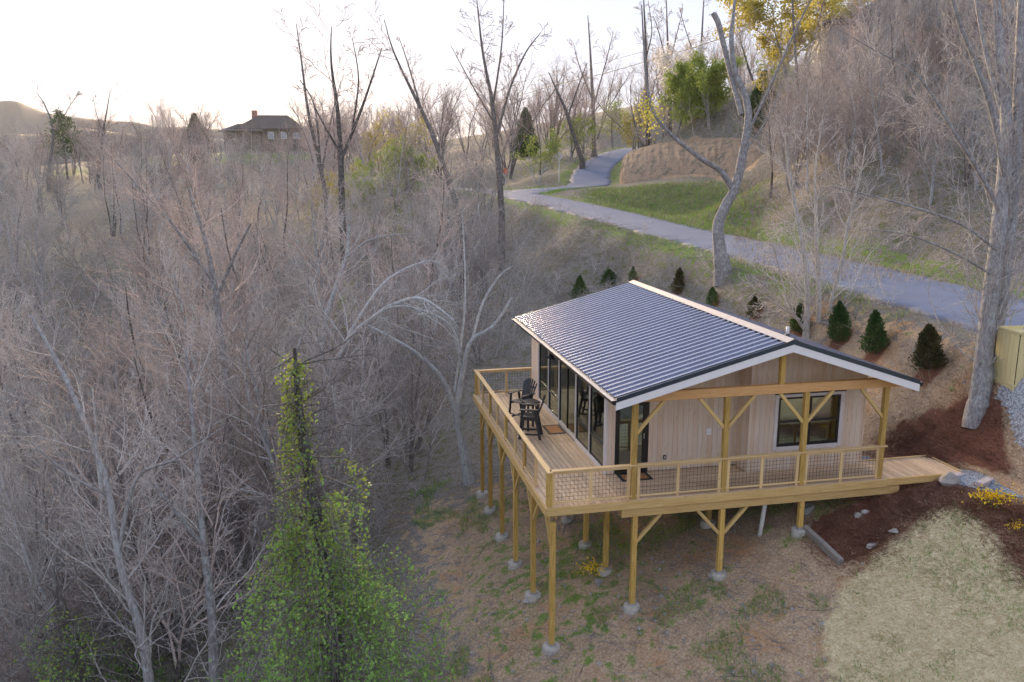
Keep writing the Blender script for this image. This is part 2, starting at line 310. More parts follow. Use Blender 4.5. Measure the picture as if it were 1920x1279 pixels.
# roads are cut into the ground: keep the sheet just below the asphalt
RD = road_dist(GX.ravel(), GY.ravel()).reshape(GX.shape)
GZ -= np.where(RD < .15, .09, 0)
V = np.stack([GX, GY, GZ], -1).reshape(-1, 3); idx = np.arange(NG*NG).reshape(NG, NG)
F = np.stack([idx[:-1, :-1], idx[:-1, 1:], idx[1:, 1:], idx[1:, :-1]], -1).reshape(-1, 4)
def soft(x, y, P, w=.5):
    acc = np.zeros(x.shape)
    for dx, dy in ((0, 0), (w, 0), (-w, 0), (0, w), (0, -w)): acc += in_poly(x+dx, y+dy, P)
    return acc/5
def ground_material():
    m = mat('ground_soil', (.2, .15, .1), .95, spec=.15)
    g = N(m, "ShaderNodeNewGeometry"); pos = g.outputs["Position"]; za = N(m, "ShaderNodeAttribute", attribute_name="zone"); zb = N(m, "ShaderNodeAttribute", attribute_name="zone2")
    sa = N(m, "ShaderNodeSeparateColor"); L(m, za.outputs["Color"], sa.inputs[0]); sb = N(m, "ShaderNodeSeparateColor"); L(m, zb.outputs["Color"], sb.inputs[0])
    n_big = noise(m, pos, .55, 4, .6); n_mid = noise(m, pos, 2.6, 5, .62); n_fine = noise(m, pos, 17, 4, .65); n_v = noise(m, pos, 60, 3, .6)
    def edge(z, amt=.7):            # ragged zone edge
        return mth(m, 'MULTIPLY', mth(m, 'ADD', mth(m, 'SUBTRACT', z, .5), mth(m, 'MULTIPLY', mth(m, 'SUBTRACT', n_mid, .5), amt)), 6.0, False)
    def z01(z, amt=.7): return mth(m, 'ADD', edge(z, amt), .5, True)
    litter = mixc(m, mth(m, 'MULTIPLY', mth(m, 'SUBTRACT', n_mid, .47), 5, True), ramp(m, n_fine, [(.25, (.085, .08, .075)), (.48, (.19, .175, .16)), (.62, (.31, .29, .27)), (.8, (.50, .47, .44))]), ramp(m, n_fine, [(.3, (.05, .055, .022)), (.55, (.13, .13, .06)), (.75, (.26, .24, .14))]))
    soil = mixc(m, mth(m, 'MULTIPLY', mth(m, 'SUBTRACT', n_mid, .40), 4, True), ramp(m, n_fine, [(.25, (.19, .135, .09)), (.5, (.38, .28, .195)), (.75, (.58, .47, .36))]), ramp(m, n_fine, [(.25, (.28, .185, .11)), (.5, (.48, .345, .23)), (.75, (.66, .53, .40))]))
    redsoil = ramp(m, n_fine, [(.3, (.34, .18, .085)), (.7, (.54, .34, .20))])
    soil = mixc(m, mth(m, 'MULTIPLY', mth(m, 'SUBTRACT', n_big, .52), 6, True), soil, redsoil)
    c = mixc(m, z01(sb.outputs[0], 1.2), litter, soil)                      # open, worked soil round the house
    green = ramp(m, n_fine, [(.3, (.09, .15, .035)), (.55, (.17, .25, .065)), (.8, (.31, .34, .14))])
    gm = mth(m, 'MULTIPLY', mth(m, 'ADD', mth(m, 'SUBTRACT', n_mid, .62), mth(m, 'MULTIPLY', sa.outputs[2], .42)), 9, True)
    c = mixc(m, gm, c, green)
    straw = ramp(m, n_fine, [(.22, (.32, .245, .13)), (.45, (.60, .50, .31)), (.75, (.80, .71, .50))]); straw = mixc(m, mth(m, 'MULTIPLY', mth(m, 'SUBTRACT', n_mid, .58), 2.6, True), straw, (.16, .19, .07))
    c = mixc(m, z01(sa.outputs[0]), c, straw)
    mulch = ramp(m, n_v, [(.25, (.08, .036, .025)), (.5, (.19, .085, .058)), (.75, (.32, .165, .115))])
    c = mixc(m, z01(sa.outputs[1], .5), c, mulch)
    clay = ramp(m, n_mid, [(.3, (.22, .15, .10)), (.5, (.42, .29, .19)), (.7, (.56, .42, .29))])
    c = mixc(m, z01(sb.outputs[1], .6), c, clay)
    L(m, c, BS(m).inputs["Base Color"]); h = mth(m, 'ADD', mth(m, 'MULTIPLY', n_fine, .6), mth(m, 'MULTIPLY', n_v, .4)); bump(m, h, .8, .05); return m
M['ground'] = ground_material()
me = mesh_np("ground", V, F4=F, smooth=True, mat=M['ground'])
fx, fy = GX.ravel(), GY.ravel(); z1 = np.zeros((len(fx), 4), np.float32); z2 = np.zeros((len(fx), 4), np.float32); z1[:, 3] = z2[:, 3] = 1
z1[:, 0] = soft(fx, fy, Z_STRAW)
z1[:, 1] = np.maximum(soft(fx, fy, Z_MULCH[0], .25), soft(fx, fy, Z_MULCH[1], .25))
for p, (u, v, s) in zip(EVG, EVERGREEN): z1[:, 1] = np.maximum(z1[:, 1], np.clip(1.15-np.hypot(fx-p[0], fy-p[1])/.75, 0, .75))
gr = np.zeros(len(fx))
for P in Z_LAWNFAR: gr = np.maximum(gr, .6*soft(fx, fy, P, 2))
gr = np.maximum(gr, .42*soft(fx, fy, Z_ISLAND, .8))
rd = RD.ravel(); gr = np.maximum(gr, .75*np.clip(1-np.abs(rd-1.0)/1.1, 0, 1)*(fy > 12)*(fx < 60))
gr = np.maximum(gr, .42*np.clip(1-np.hypot((fx-1)/6, (fy-3)/9), 0, 1)); z1[:, 2] = np.clip(gr, 0, 2)
op = np.clip(1.6-np.maximum(np.abs(fx-6)/7.5, np.abs(fy-1)/9.0), 0, 1); op = np.maximum(op, .8*np.clip(1.3-np.abs(fx-12.5)/3, 0, 1)*np.clip((14-fy)/6, 0, 1)*(fy > 2)); z2[:, 0] = op
z2[:, 1] = soft(fx, fy, Z_CLAY, .8)
for nm, z in (("zone", z1), ("zone2", z2)):
    a = me.attributes.new(nm, 'FLOAT_COLOR', 'POINT'); a.data.foreach_set("color", z.ravel())
tag(mobj("ground", me), "bare brown hillside with leaf litter, straw, mulch and patches of grass", "ground", kind="structure")

# roads: crowned asphalt sheets with a real edge
def asphalt():
    m = mat('asphalt', (.16, .17, .2), .75, spec=.35); g = N(m, "ShaderNodeNewGeometry"); p = g.outputs["Position"]
    f = noise(m, p, 30, 4, .7); b = noise(m, p, .5, 4, .6)
    c = mixc(m, .6, ramp(m, f, [(.3, (.10, .14, .24)), (.7, (.135, .18, .285))]), ramp(m, b, [(.3, (.085, .12, .215)), (.7, (.155, .20, .31))]))
    at_ = N(m, "ShaderNodeAttribute", attribute_name="across"); e = mth(m, 'MULTIPLY', mth(m, 'SUBTRACT', mth(m, 'ADD', at_.outputs["Fac"], mth(m, 'MULTIPLY', b, .25)), 1.0), 5, True)
    c = mixc(m, mth(m, 'MULTIPLY', e, .6), c, (.24, .2, .16)); L(m, c, BS(m).inputs["Base Color"]); bump(m, f, .12, .006); return m
M['asphalt'] = asphalt()
def road(name, P, w, label, lift=0.0):
    nn = path_normals(P); s = np.array([-1.03, -1, -.8, -.4, 0, .4, .8, 1, 1.03]); crown = np.array([-.25, .0, .03, .06, .07, .06, .03, .0, -.25])+lift
    wob = 1+.05*np.sin(np.arange(len(P))*.9)+.03*np.sin(np.arange(len(P))*2.3)
    V = np.zeros((len(P), 9, 3)); V[:, :, :2] = P[:, None, :2]+nn[:, None]*(s[None, :, None]*w*wob[:, None, None]); V[:, :, 2] = P[:, None, 2]+crown[None]
    i = np.arange(len(P)*9).reshape(-1, 9); F = np.stack([i[:-1, :-1], i[:-1, 1:], i[1:, 1:], i[1:, :-1]], -1).reshape(-1, 4)
    me = mesh_np(name, V.reshape(-1, 3), F4=F, smooth=True, mat=M['asphalt']); a = me.attributes.new("across", 'FLOAT', 'POINT'); a.data.foreach_set("value", np.tile(np.abs(s), len(P)).astype(np.float32))
    return tag(mobj(name, me), label, "road", kind="structure")
road("road", ROADS, RW, "narrow grey asphalt road passing above the cabin")
road("side_road", BRS, BW, "asphalt side road climbing past the clay cut bank", .012)

# far mountains
def mountains():
    m = mat('mountain_forest', (.075, .085, .10), .95, spec=.1); g = N(m, "ShaderNodeNewGeometry"); f = noise(m, g.outputs["Position"], .004, 5); L(m, ramp(m, f, [(.3, (.06, .065, .075)), (.7, (.10, .105, .11))]), BS(m).inputs["Base Color"])
    for nm, d, prof, lab in (("mountain_ridge", 1500, [(-500, 205), (-200, 175), (0, 190), (40, 192), (75, 207), (110, 216), (200, 226), (320, 237), (500, 245), (700, 262), (900, 275), (1300, 285)], "tall hazy mountain ridge at the far left of the horizon"), ("mountain_foothill", 950, [(-500, 262), (-100, 258), (80, 250), (160, 240), (300, 262), (450, 258), (700, 282), (1300, 300)], "lower hazy foothill in front of the tall ridge")):
        us = np.linspace(-500, 1300, 160); pv = np.array(prof); vs_ = np.interp(us, pv[:, 0], pv[:, 1])+_hash_noise(us, us*0, 34, 8)*5+_hash_noise(us, us*0, 11, 9)*2.5
        V = []; n = 14
        for u, v in zip(us, vs_):
            top = at(u, v, d); base = at(u, v, d*.78)
            for k in range(n):
                t = k/(n-1); p = base*(1-t)+top*t; p = np.array(p); h = (1-(1-t)**1.6); p[2] = -60+(top[2]+60)*h+(_hash_noise(np.array([u*3.]), np.array([t*300.]), 60, 5)[0]*25*t*(1-t)*2); V.append(p)
            b = at(u, v, d*1.25); V.append(np.array((b[0], b[1], -60)))
        k = n+1; i = np.arange(len(us)*k).reshape(-1, k); F = np.stack([i[:-1, :-1], i[1:, :-1], i[1:, 1:], i[:-1, 1:]], -1).reshape(-1, 4)
        tag(mobj(nm, mesh_np(nm, V, F4=F, smooth=True, mat=m)), lab, "mountain", kind="structure")
mountains()
# ---------------------------------------------------------------- deck
D_L, XH, YW, Y2, XS, XR = 11.137, 2.216, 1.947, 1.267, 6.188, 9.772     # deck length, house corner, gable planes, step, right wall
POSTX = [2.345, 4.877, 7.167, 9.572]; ZB = 2.632; HR = .96
deck = empty("timber_deck", (0, 0, 0), "raised timber deck on tall posts wrapping round the cabin", "deck")
GAP = .013
# boards: strip beside the glass wall runs along the house, porch strip runs across it
nb = 15; w = XH/nb
for i in range(nb):
    for a, b in (((0.0, 4.9), (4.9, D_L)) if i % 2 else ((0.0, 6.1), (6.1, D_L))):
        box("deck_board", (i*w+GAP/2, a+.003, -.036), ((i+1)*w-GAP/2, b-.003, 0), M['deck'], deck, .003)
npb = 13; w = YW/npb
for i in range(npb):
    y0 = i*w
    xe = XS if y0 > Y2-.02 else 9.78
    cuts = [XH, 5.9 if i % 2 else 4.4, xe] if xe > 7 else [XH, xe]
    for a, b in zip(cuts[:-1], cuts[1:]): box("deck_board", (a+.004, y0+GAP/2, -.036), (b-.003, y0+w-GAP/2, 0), M['deck'], deck, .003)
nr = 17; w = (12.15-9.78)/nr
for i in range(nr): box("ramp_board", (9.78+i*w+GAP/2, .03, -.036), (9.78+(i+1)*w-GAP/2, 1.37, 0), M['deck'], deck, .003)
box("ramp_curb", (9.9, 1.375, -.06), (12.16, 1.42, .035), M['rail'], deck); box("ramp_curb", (12.16, .03, -.12), (12.21, 1.42, .03), M['rail'], deck)
box("ramp_side", (9.78, -.035, -.20), (11.7, .028, -.002), M['fascia'], deck)
# rims and carrying beams
box("fascia_board", (-.0, -.042, -.225), (9.775, -.003, -.004), M['fascia'], deck); box("fascia_board", (-.042, -.042, -.225), (-.003, D_L, -.004), M['fascia'], deck); box("fascia_board", (-.0, D_L+.002, -.225), (XH+.3, D_L+.04, -.004), M['fascia'], deck)
box("carrying_beam", (2.02, .0, -.46), (10.2, .045, -.228), M['fascia'], deck); box("carrying_beam", (2.02, .16, -.46), (10.2, .205, -.228), M['fascia'], deck)
for x in (0.13, .3, 2.3): box("carrying_beam", (x, .25, -.445), (x+.045, D_L-.1, -.228), M['fascia'], deck)
for i in range(27): y = .3+i*.41; box("joist", (.0, y, -.224), (XH if y > YW else 9.7, y+.04, -.042), M['fascia'], deck, 0)
def footing(x, y, ztop, r=.25, h=.7):
    n = 18; V = []; rn = random.Random(int(x*100+y*7))
    for z, rr in ((ztop-h, r*1.06), (ztop-.05, r), (ztop, r*.93)):
        for k in range(n): t = 2*math.pi*k/n; q = rr*(1+rn.uniform(-.03, .03)); V.append((x+q*math.cos(t), y+q*math.sin(t), z+rn.uniform(-.008, .008)))
    F = [(a*n+k, a*n+(k+1) % n, (a+1)*n+(k+1) % n, (a+1)*n+k) for a in (0, 1) for k in range(n)]+[tuple(range(2*n, 3*n))]
    poly("concrete_footing", V, F, M['concrete'], deck)
def post(x, y, zb, zt, s=.14, name="post", mt='post'):
    return box(name, (x-s/2, y-s/2, zb), (x+s/2, y+s/2, zt), M[mt], deck, .008)
def under(x, y, zg, zt=-.46, r=.22, up=.12):
    g = g1(x, y); base = max(zg, g+up); footing(x, y, base, r, base-g+.35); post(x, y, base, zt)
    box("post_base", (x-.085, y-.085, base), (x+.085, y+.085, base+.05), M['steel'], deck, 0)
def brace(p0, p1, w=.09, h=.09): beam("brace", p0, p1, w, h, M['brace'], deck)
LROW = [.1, 2.23, 4.58, 6.73, 8.88, 10.57]
for i, y in enumerate(LROW):
    under(.2, y, (-4.02, -3.64, -3.85, -3.89, -3.81, -3.89)[i], -.446, .24, .14 if i else .1)
    if i < 5: brace((.2, y+.06, -1.25), (.2, y+.72, -.46))
    if i: brace((.2, y-.06, -1.25), (.2, y-.72, -.46))
for x, zg in ((2.42, -3.1), (4.9, -2.44), (7.25, -1.36)):
    under(x, .1, zg)
    if x < 7:
        brace((x+.06, .1, -1.2), (x+.72, .1, -.47))
        if x > 3: brace((x-.06, .1, -1.2), (x-.72, .1, -.47))
for y, zg in ((2.0, -2.97), (3.93, -3.1), (5.94, -3.12), (8.2, -3.1), (10.4, -3.1)): under(2.3, y, zg, -.446)
for x, y in ((5.6, 2.3), (5.6, 6.5), (8.2, 3.0)): under(x, y, -9, -.3)
# porch posts, beam and knee braces under the gable
for x in POSTX: post(x, .1, .002, ZB)
post(2.345, D_L-.1, .002, 2.75)
box("porch_beam", (2.17, .02, ZB+.002), (9.95, .19, ZB+.25), M['beam'], deck, .01)
box("king_post", (6.33, .04, ZB+.252), (6.47, .17, 3.93), M['post'], deck, .008)
for i, x in enumerate(POSTX):
    for s in (-1, 1):
        if (i == 0 and s < 0) or (i == 3 and s > 0): continue
        brace((x+s*.05, .1, ZB-.85), (x+s*.78, .1, ZB-.01), .085, .085)
# railings
def rail_run(p0, p1, posts, bals, big, name):
    p0 = np.array(p0, float); p1 = np.array(p1, float); d = (p1-p0); Ln = np.linalg.norm(d); d /= Ln; nrm = np.array((-d[1], d[0]))
    r = empty("railing", (0, 0, 0), parent=deck)
    def pt(t, z, off=0.0): q = p0+d*t+nrm*off; return (q[0], q[1], z)
    beam("cap_rail", pt(-.06, HR-.019), pt(Ln+.06, HR-.019), .145, .038, M['rail'], r); 
    stops = sorted(posts+bals)
    for t in posts: beam("rail_post", pt(t, .002), pt(t, HR-.04), big, big, M['post'], r, .006)
    for t in bals: beam("baluster", pt(t, .002), pt(t, HR-.04), .04, .085, M['rail'], r)
    for a, b in zip(stops[:-1], stops[1:]):
        ha = big/2 if a in posts else .02; hb = big/2 if b in posts else .02
        beam("bottom_rail", pt(a+ha, .10), pt(b-hb, .10), .085, .036, M['rail'], r); beam("top_rail", pt(a+ha, HR-.075), pt(b-hb, HR-.075), .036, .07, M['rail'], r)
        a0, b0, z0, z1 = a+ha, b-hb, .12, HR-.11; Vv = []; Ff = []
        def bar(q0, q1):
            q0 = np.array(q0); q1 = np.array(q1); ax = (q1-q0)/np.linalg.norm(q1-q0); s1 = np.array((nrm[0], nrm[1], 0)); s2 = np.cross(ax, s1); k = len(Vv); rr = .0028
            for q in (q0, q1):
                for c1, c2 in ((1, 1), (-1, 1), (-1, -1), (1, -1)): Vv.append(q+rr*(c1*s1+c2*s2))
            for j in range(4): Ff.append((k+j, k+(j+1) % 4, k+4+(j+1) % 4, k+4+j))
        nx = max(2, round((b0-a0)/.102)); nz = 7
        for j in range(1, nx): t = a0+(b0-a0)*j/nx; bar(pt(t, z0), pt(t, z1))
        for j in range(nz+1): z = z0+(z1-z0)*j/nz; bar(pt(a0, z, .008), pt(b0, z, .008))
        poly("wire_mesh", Vv, Ff, M['wire'], r)
    return r
LP = [.09, 2.82, 5.45, 8.16, 10.98]
rail_run((.075, 0), (.075, D_L), [LP[1], LP[2], LP[3]], [1.45, 4.05, 6.82, 9.57], .09, "l")
beam("rail_post", (.09, .09, .002), (.09, .09, HR-.04), .14, .14, M['post'], deck, .008); beam("rail_post", (.075, D_L-.07, .002), (.075, D_L-.07, HR-.04), .1, .1, M['post'], deck, .008)
fr = rail_run((0.16, .075), (9.66, .075), [], [.03, 1.19-.16, 2.21-.16, 2.48-.16, 3.58-.16, 4.76-.16, 5.0-.16, 5.98-.16, 7.03-.16, 7.30-.16, 8.36-.16, 9.47-.16], .05, "f")
rail_run((.15, D_L-.07), (2.27, D_L-.07), [], [.03, 1.1, 2.08], .05, "b")

# ---------------------------------------------------------------- cabin
cabin = empty("cabin", (6, 5, 0), "small cabin with striped metal gable roof and pale vertical siding", "cabin")
cabin.location = (0, 0, 0)
XE, ZE, XRG, ZRG, XE2, ZE2, YF, YB = 1.692, 2.859, 6.408, 4.112, 10.19, 2.866, -.352, 11.423
SL = (ZRG-ZE)/(XRG-XE); SR = (ZRG-ZE2)/(XE2-XRG)
def zroof(x): return ZE+(x-XE)*SL if x < XRG else ZRG-(x-XRG)*SR
TH = .20                                                        # roof build-up
def wall_mesh(name, V, F): return poly(name, V, F, M['plaster'], cabin)
def board_x(par, xa, xb, y, z0, z1a, z1b, out=-1, t=.02):
    g = .003; V = [(xa+g, y, z0), (xb-g, y, z0), (xb-g, y, z1b), (xa+g, y, z1a)]; V += [(a, b+out*t, c) for a, b, c in V]
    # local frame: long side on x for the grain
    c = np.array(((xa+xb)/2, y, z0)); me = bpy.data.meshes.new("siding_board"); R = Matrix.Rotation(-math.pi/2, 4, 'Y')
    W = [R.inverted() @ (Vector(v)-Vector(c)) for v in V]; Fs = [(0, 1, 2, 3), (7, 6, 5, 4), (0, 4, 5, 1), (1, 5, 6, 2), (2, 6, 7, 3), (3, 7, 4, 0)]
    if out < 0: Fs = [f[::-1] for f in Fs]
    me.from_pydata(W, [], Fs); me.materials.append(M['siding']); me.update(); o = mobj("siding_board", me, par, tuple(c)); o.rotation_euler = (0, -math.pi/2, 0)
def gable(name, xa, xb, y, openings):
    xs = [xa]
    while xs[-1] < xb-.22: xs.append(xs[-1]+.152)
    xs.append(xb)
    for o in openings:
        for q in (o[0], o[1]): k = int(np.argmin([abs(x-q) for x in xs])); xs[k] = q
    xs = sorted(set(xs))
    # backing wall behind the boards, cut round the openings
    Vb = []; Fb = []
    def quad(a, b, z0, z1a, z1b): k = len(Vb); Vb.extend([(a, y, z0), (b, y, z0), (b, y, z1b), (a, y, z1a)]); Fb.append((k, k+1, k+2, k+3))
    par = empty(name, (0, 0, 0), parent=cabin)
    for a, b in zip(xs[:-1], xs[1:]):
        segs = [(0.0, None)]; mid = (a+b)/2; za, zb_ = zroof(a)-TH, zroof(b)-TH
        if a < XRG < b: za = zb_ = min(za, zb_)
        for o in openings:
            if o[0] < mid < o[1]: segs = ([(0.0, o[2])] if o[2] > .06 else [])+[(o[3], None)]
        for z0, z1 in segs:
            t1a, t1b = (z1, z1) if z1 is not None else (za, zb_)
            board_x(par, a, b, y, z0+.01, t1a, t1b); quad(a, b, z0, t1a, t1b)
    me = bpy.data.meshes.new("sheathing"); me.from_pydata([(a, b+.012, c) for a, b, c in Vb], [], Fb); me.materials.append(M['plaster']); me.update(); mobj("sheathing", me, par)
    return par
gable("gable_wall", XH, XS, YW, [(2.47, 3.46, 0.0, 2.12)])
gable("gable_wall", XS, XR, Y2, [(6.99, 9.03, .64, 2.20)])
# return wall between the two gable planes, seen edge-on, and outside corner boards
ret = empty("return_wall", (0, 0, 0), parent=cabin)
for k in range(4):
    y0 = Y2+k*(YW-Y2)/4; y1 = Y2+(k+1)*(YW-Y2)/4; box("siding_board", (XS-.022, y0+.003, .01), (XS-.002, y1-.003, zroof(XS)-TH), M['siding'], ret, 0)
box("corner_board", (XR-.03, Y2-.035, 0), (XR+.03, Y2+.05, zroof(XR)-TH), M['siding'], cabin); box("corner_board", (XS-.03, Y2-.033, 0), (XS+.04, Y2-.021, zroof(XS)-TH-.01), M['siding'], cabin)
box("corner_board", (XH-.04, YW-.033, 0), (XH+.03, YW+.06, zroof(XH)-TH-.02), M['trim'], cabin)
# right and back walls, floor, inner partition
wall_mesh("side_wall", [(XR, Y2, -.3), (XR, 10.9, -.3), (XR, 10.9, zroof(XR)-TH), (XR, Y2, zroof(XR)-TH)], [(0, 1, 2, 3)])
sw = empty("side_siding", (0, 0, 0), parent=cabin)
for k in range(32): y0 = Y2+k*.301; box("siding_board", (XR+.002, y0+.003, -.25), (XR+.022, y0+.298, zroof(XR)-TH), M['siding'], sw, 0)
wall_mesh("back_wall", [(XH, 10.9, -.3), (XR, 10.9, -.3), (XR, 10.9, zroof(XR)-TH), (XRG, 10.9, ZRG-TH), (XH, 10.9, zroof(XH)-TH)], [(0, 1, 2, 3, 4)])
box("interior_floor", (XH+.02, YW+.02, -.03), (XR-.02, 10.88, .012), M['floorin'], cabin, 0)
box("skirt_wall", (XH+.02, YW+.1, -.5), (XR-.05, 10.85, -.032), M['board'], cabin, 0)
box("partition_wall", (6.2, 5.6, .013), (6.3, 10.88, 2.7), M['plaster'], cabin, 0); box("partition_wall", (XS+.01, YW+.03, .013), (XS+.1, 4.2, 2.7), M['plaster'], cabin, 0)
box("kitchen_counter", (7.2, 8.6, .013), (9.6, 9.25, .93), M['trim'], cabin, .01); box("kitchen_counter", (4.2, 10.2, .013), (6.1, 10.85, .93), M['trim'], cabin, .01)
box("sofa", (4.2, 5.0, .013), (5.1, 7.0, .45), M['coir'], cabin, .04)
# glass wall along the deck: sill, header, mullions
gw = empty("glass_wall", (0, 0, 0), parent=cabin)
GY0, GY1, GT = 2.05, 9.72, 2.2
box("sill", (XH-.035, GY0, .002), (XH+.06, GY1, .13), M['trim'], gw); box("header", (XH-.035, GY0-.1, GT), (XH+.06, GY1+.1, zroof(XH)-TH), M['siding'], gw)
for y, ww, mt in ((GY1+.05, .1, 'trim'), (8.30, .055, 'trim'), (6.90, .07, 'trim'), (4.90, .07, 'trim'), (3.46, .055, 'trim'), (GY0-.03, .1, 'trim')):
    box("mullion", (XH-.04, y-ww/2, .131), (XH+.06, y+ww/2, GT-.001), M[mt], gw)
for k in range(6): y0 = 9.82+k*.18; box("siding_board", (XH-.02, y0, .01), (XH, y0+.176, zroof(XH)-TH), M['siding'], gw, 0)
def pane_frame(par, y0, y1, z0, z1, bars=(), name="window"):
    wdw = empty(name, (0, 0, 0), parent=gw); b = .04; xx = (XH-.012, XH+.035)
    box("frame", (xx[0], y0, z0), (xx[1], y0+b, z1), M['black'], wdw, 0); box("frame", (xx[0], y1-b, z0), (xx[1], y1, z1), M['black'], wdw, 0)
    box("frame", (xx[0], y0+b, z0), (xx[1], y1-b, z0+b), M['black'], wdw, 0); box("frame", (xx[0], y0+b, z1-b), (xx[1], y1-b, z1), M['black'], wdw, 0)
    zs = [z0+b]
    for z in bars: box("transom", (xx[0]-.01, y0+b, z-.03), (xx[1], y1-b, z+.03), M['black'], wdw, 0); zs += [z-.03, z+.03]
    zs.append(z1-b)
    for a, c in zip(zs[::2], zs[1::2]): poly("pane", [(XH+.01, y0+b, a), (XH+.01, y1-b, a), (XH+.01, y1-b, c), (XH+.01, y0+b, c)], [(0, 3, 2, 1)], M['glass'], wdw)
for a, b in ((8.33, 9.67), (6.94, 8.27), (3.49, 4.86), (2.0+.03, 3.43)): pane_frame(gw, a, b, .135, GT-.004, (.80,))
pane_frame(gw, 5.9, 6.86, .03, GT-.004, (), "sliding_door"); pane_frame(gw, 4.94, 5.94, .03, GT-.004, (), "sliding_door")
box("door_track", (XH-.06, 4.95, .003), (XH+.05, 6.86, .03), M['dark'], gw)
lamp = empty("wall_lamp", (XH-.05, 7.2, 2.2), parent=cabin)
cylinder("bracket", (0.03, 0, .1), (-.16, 0, .16), .018, .018, M['black'], lamp, 8); cylinder("shade", (-.17, 0, .15), (-.2, 0, .0), .05, .17, M['dark'], lamp, 18); cylinder("mounting_plate", (.02, 0, .1), (.035, 0, .1), .06, .06, M['black'], lamp, 12)
# porch door and the twin sash window
dr = empty("porch_door", (0, 0, 0), parent=cabin); yd = YW-.03
box("door_frame", (2.47, yd, .0), (2.58, yd+.06, 2.12), M['black'], dr); box("door_frame", (3.35, yd, .0), (3.46, yd+.06, 2.12), M['black'], dr); box("door_frame", (2.58, yd, 2.04), (3.35, yd+.06, 2.12), M['black'], dr); box("threshold", (2.5, yd-.02, .001), (3.43, yd+.06, .04), M['dark'], dr)
for a, b, c, d in ((2.581, 2.60, .05, 2.03), (3.28, 3.349, .05, 2.03)): box("stile", (a, yd+.012, c), (b, yd+.05, d), M['black'], dr, 0)
box("rail", (2.6, yd+.012, .05), (3.28, yd+.05, .26), M['black'], dr, 0); box("rail", (2.6, yd+.012, 1.96), (3.28, yd+.05, 2.03), M['black'], dr, 0)
poly("pane", [(2.6, yd+.03, .26), (3.28, yd+.03, .26), (3.28, yd+.03, 1.96), (2.6, yd+.03, 1.96)], [(0, 1, 2, 3)], M['glass'], dr)
beam("handle", (3.31, yd-.03, 1.0), (3.31, yd-.03, 1.16), .02, .02, M['steel'], dr)
wi = empty("sash_window", (0, 0, 0), parent=cabin); yw_ = Y2-.03
for a, b, c, d in ((6.93, 7.04, .62, 2.24), (8.98, 9.09, .62, 2.24), (7.04, 8.98, 2.15, 2.24), (7.04, 8.98, .58, .70)): box("trim_board", (a, yw_-.012, c), (b, yw_+.03, d), M['trim'], wi)
box("drip_cap", (6.9, yw_-.05, 2.245), (9.12, yw_+.03, 2.275), M['black'], wi)
for a, b in ((7.045, 8.0), (8.02, 8.975)):
    s = empty("sash", (0, 0, 0), parent=wi); q = .06
    for lo, hi in (((a, .705), (a+q, 2.145)), ((b-q, .705), (b, 2.145)), ((a+q, .705), (b-q, .79)), ((a+q, 2.09), (b-q, 2.145)), ((a+q, 1.40), (b-q, 1.46))): box("frame", (lo[0], yw_, lo[1]), (hi[0], yw_+.05, hi[1]), M['black'], s, 0)
    for c, d, yy in ((.79, 1.40, .03), (1.46, 2.09, .02)): poly("pane", [(a+q, yw_+yy, c), (b-q, yw_+yy, c), (b-q, yw_+yy, d), (a+q, yw_+yy, d)], [(0, 1, 2, 3)], M['glass'], s)
box("mullion", (8.0, yw_-.004, .70), (8.02, yw_+.05, 2.15), M['black'], wi, 0)
box("electrical_box", (5.19, YW-.07, .98), (5.35, YW-.021, 1.18), M['white'], cabin); ob = box("outlet_cover", (3.92, YW-.05, .33), (4.0, YW-.021, .46), M['black'], cabin); box("outlet_face", (3.945, YW-.056, .365), (3.975, YW-.051, .425), M['white'], cabin, 0)
# roof: deck, ribbed sheets, trims
rf = empty("roof", (0, 0, 0), parent=cabin)
def slab(name, x0, z0, x1, z1, t, y0, y1, mt, par): return poly(name, [(x0, y0, z0), (x1, y0, z1), (x1, y0, z1-t), (x0, y0, z0-t), (x0, y1, z0), (x1, y1, z1), (x1, y1, z1-t), (x0, y1, z0-t)], [(0, 1, 2, 3)[::-1], (4, 5, 6, 7), (0, 4, 5, 1)[::-1], (3, 2, 6, 7)[::-1], (0, 3, 7, 4)[::-1], (1, 5, 6, 2)[::-1]], mt, par)
dz = -.03
slab("roof_deck", XE+.03, ZE+dz, XRG, ZRG+dz, .12, YF+.03, YB-.03, M['board'], rf); slab("roof_deck", XRG, ZRG+dz, XE2-.03, ZE2+dz, .12, YF+.03, YB-.03, M['board'], rf)
def soffit(x0, x1): slab("soffit_board", x0, zroof(x0)-.155, x1, zroof(x1)-.155, .02, YF+.04, YB-.04, M['siding'], rf)
soffit(XE+.04, XRG-.002); soffit(XRG+.002, XE2-.04)
NR = 39; PER = (YB-YF)/NR
prof = [(0, 0), (.30, 0), (.296, .040), (.60, .040), (.72, 0), (1.0, 0)]
def sheet(x0, z0, x1, z1, ya, nrib):
    ps = []
    for k in range(nrib):
        for f, h in prof[(0 if k == 0 else 1):]: ps.append((ya+(k+f)*PER, h))
    sl = Vector((x1-x0, 0, z1-z0)).normalized(); nrm = Vector((-sl.z, 0, sl.x)); nrm = nrm if nrm.z > 0 else -nrm; V = []
    for x, z in ((x0, z0), (x1, z1)):
        for y, h in ps: V.append((x+nrm.x*h, y, z+nrm.z*h+.004))
    n = len(ps); Fs = [(i, n+i, n+i+1, i+1) if x1 > x0 else (i+1, n+i+1, n+i, i) for i in range(n-1)]
    return poly("roof_sheet", V, Fs, M['roof'], rf)
k = 0
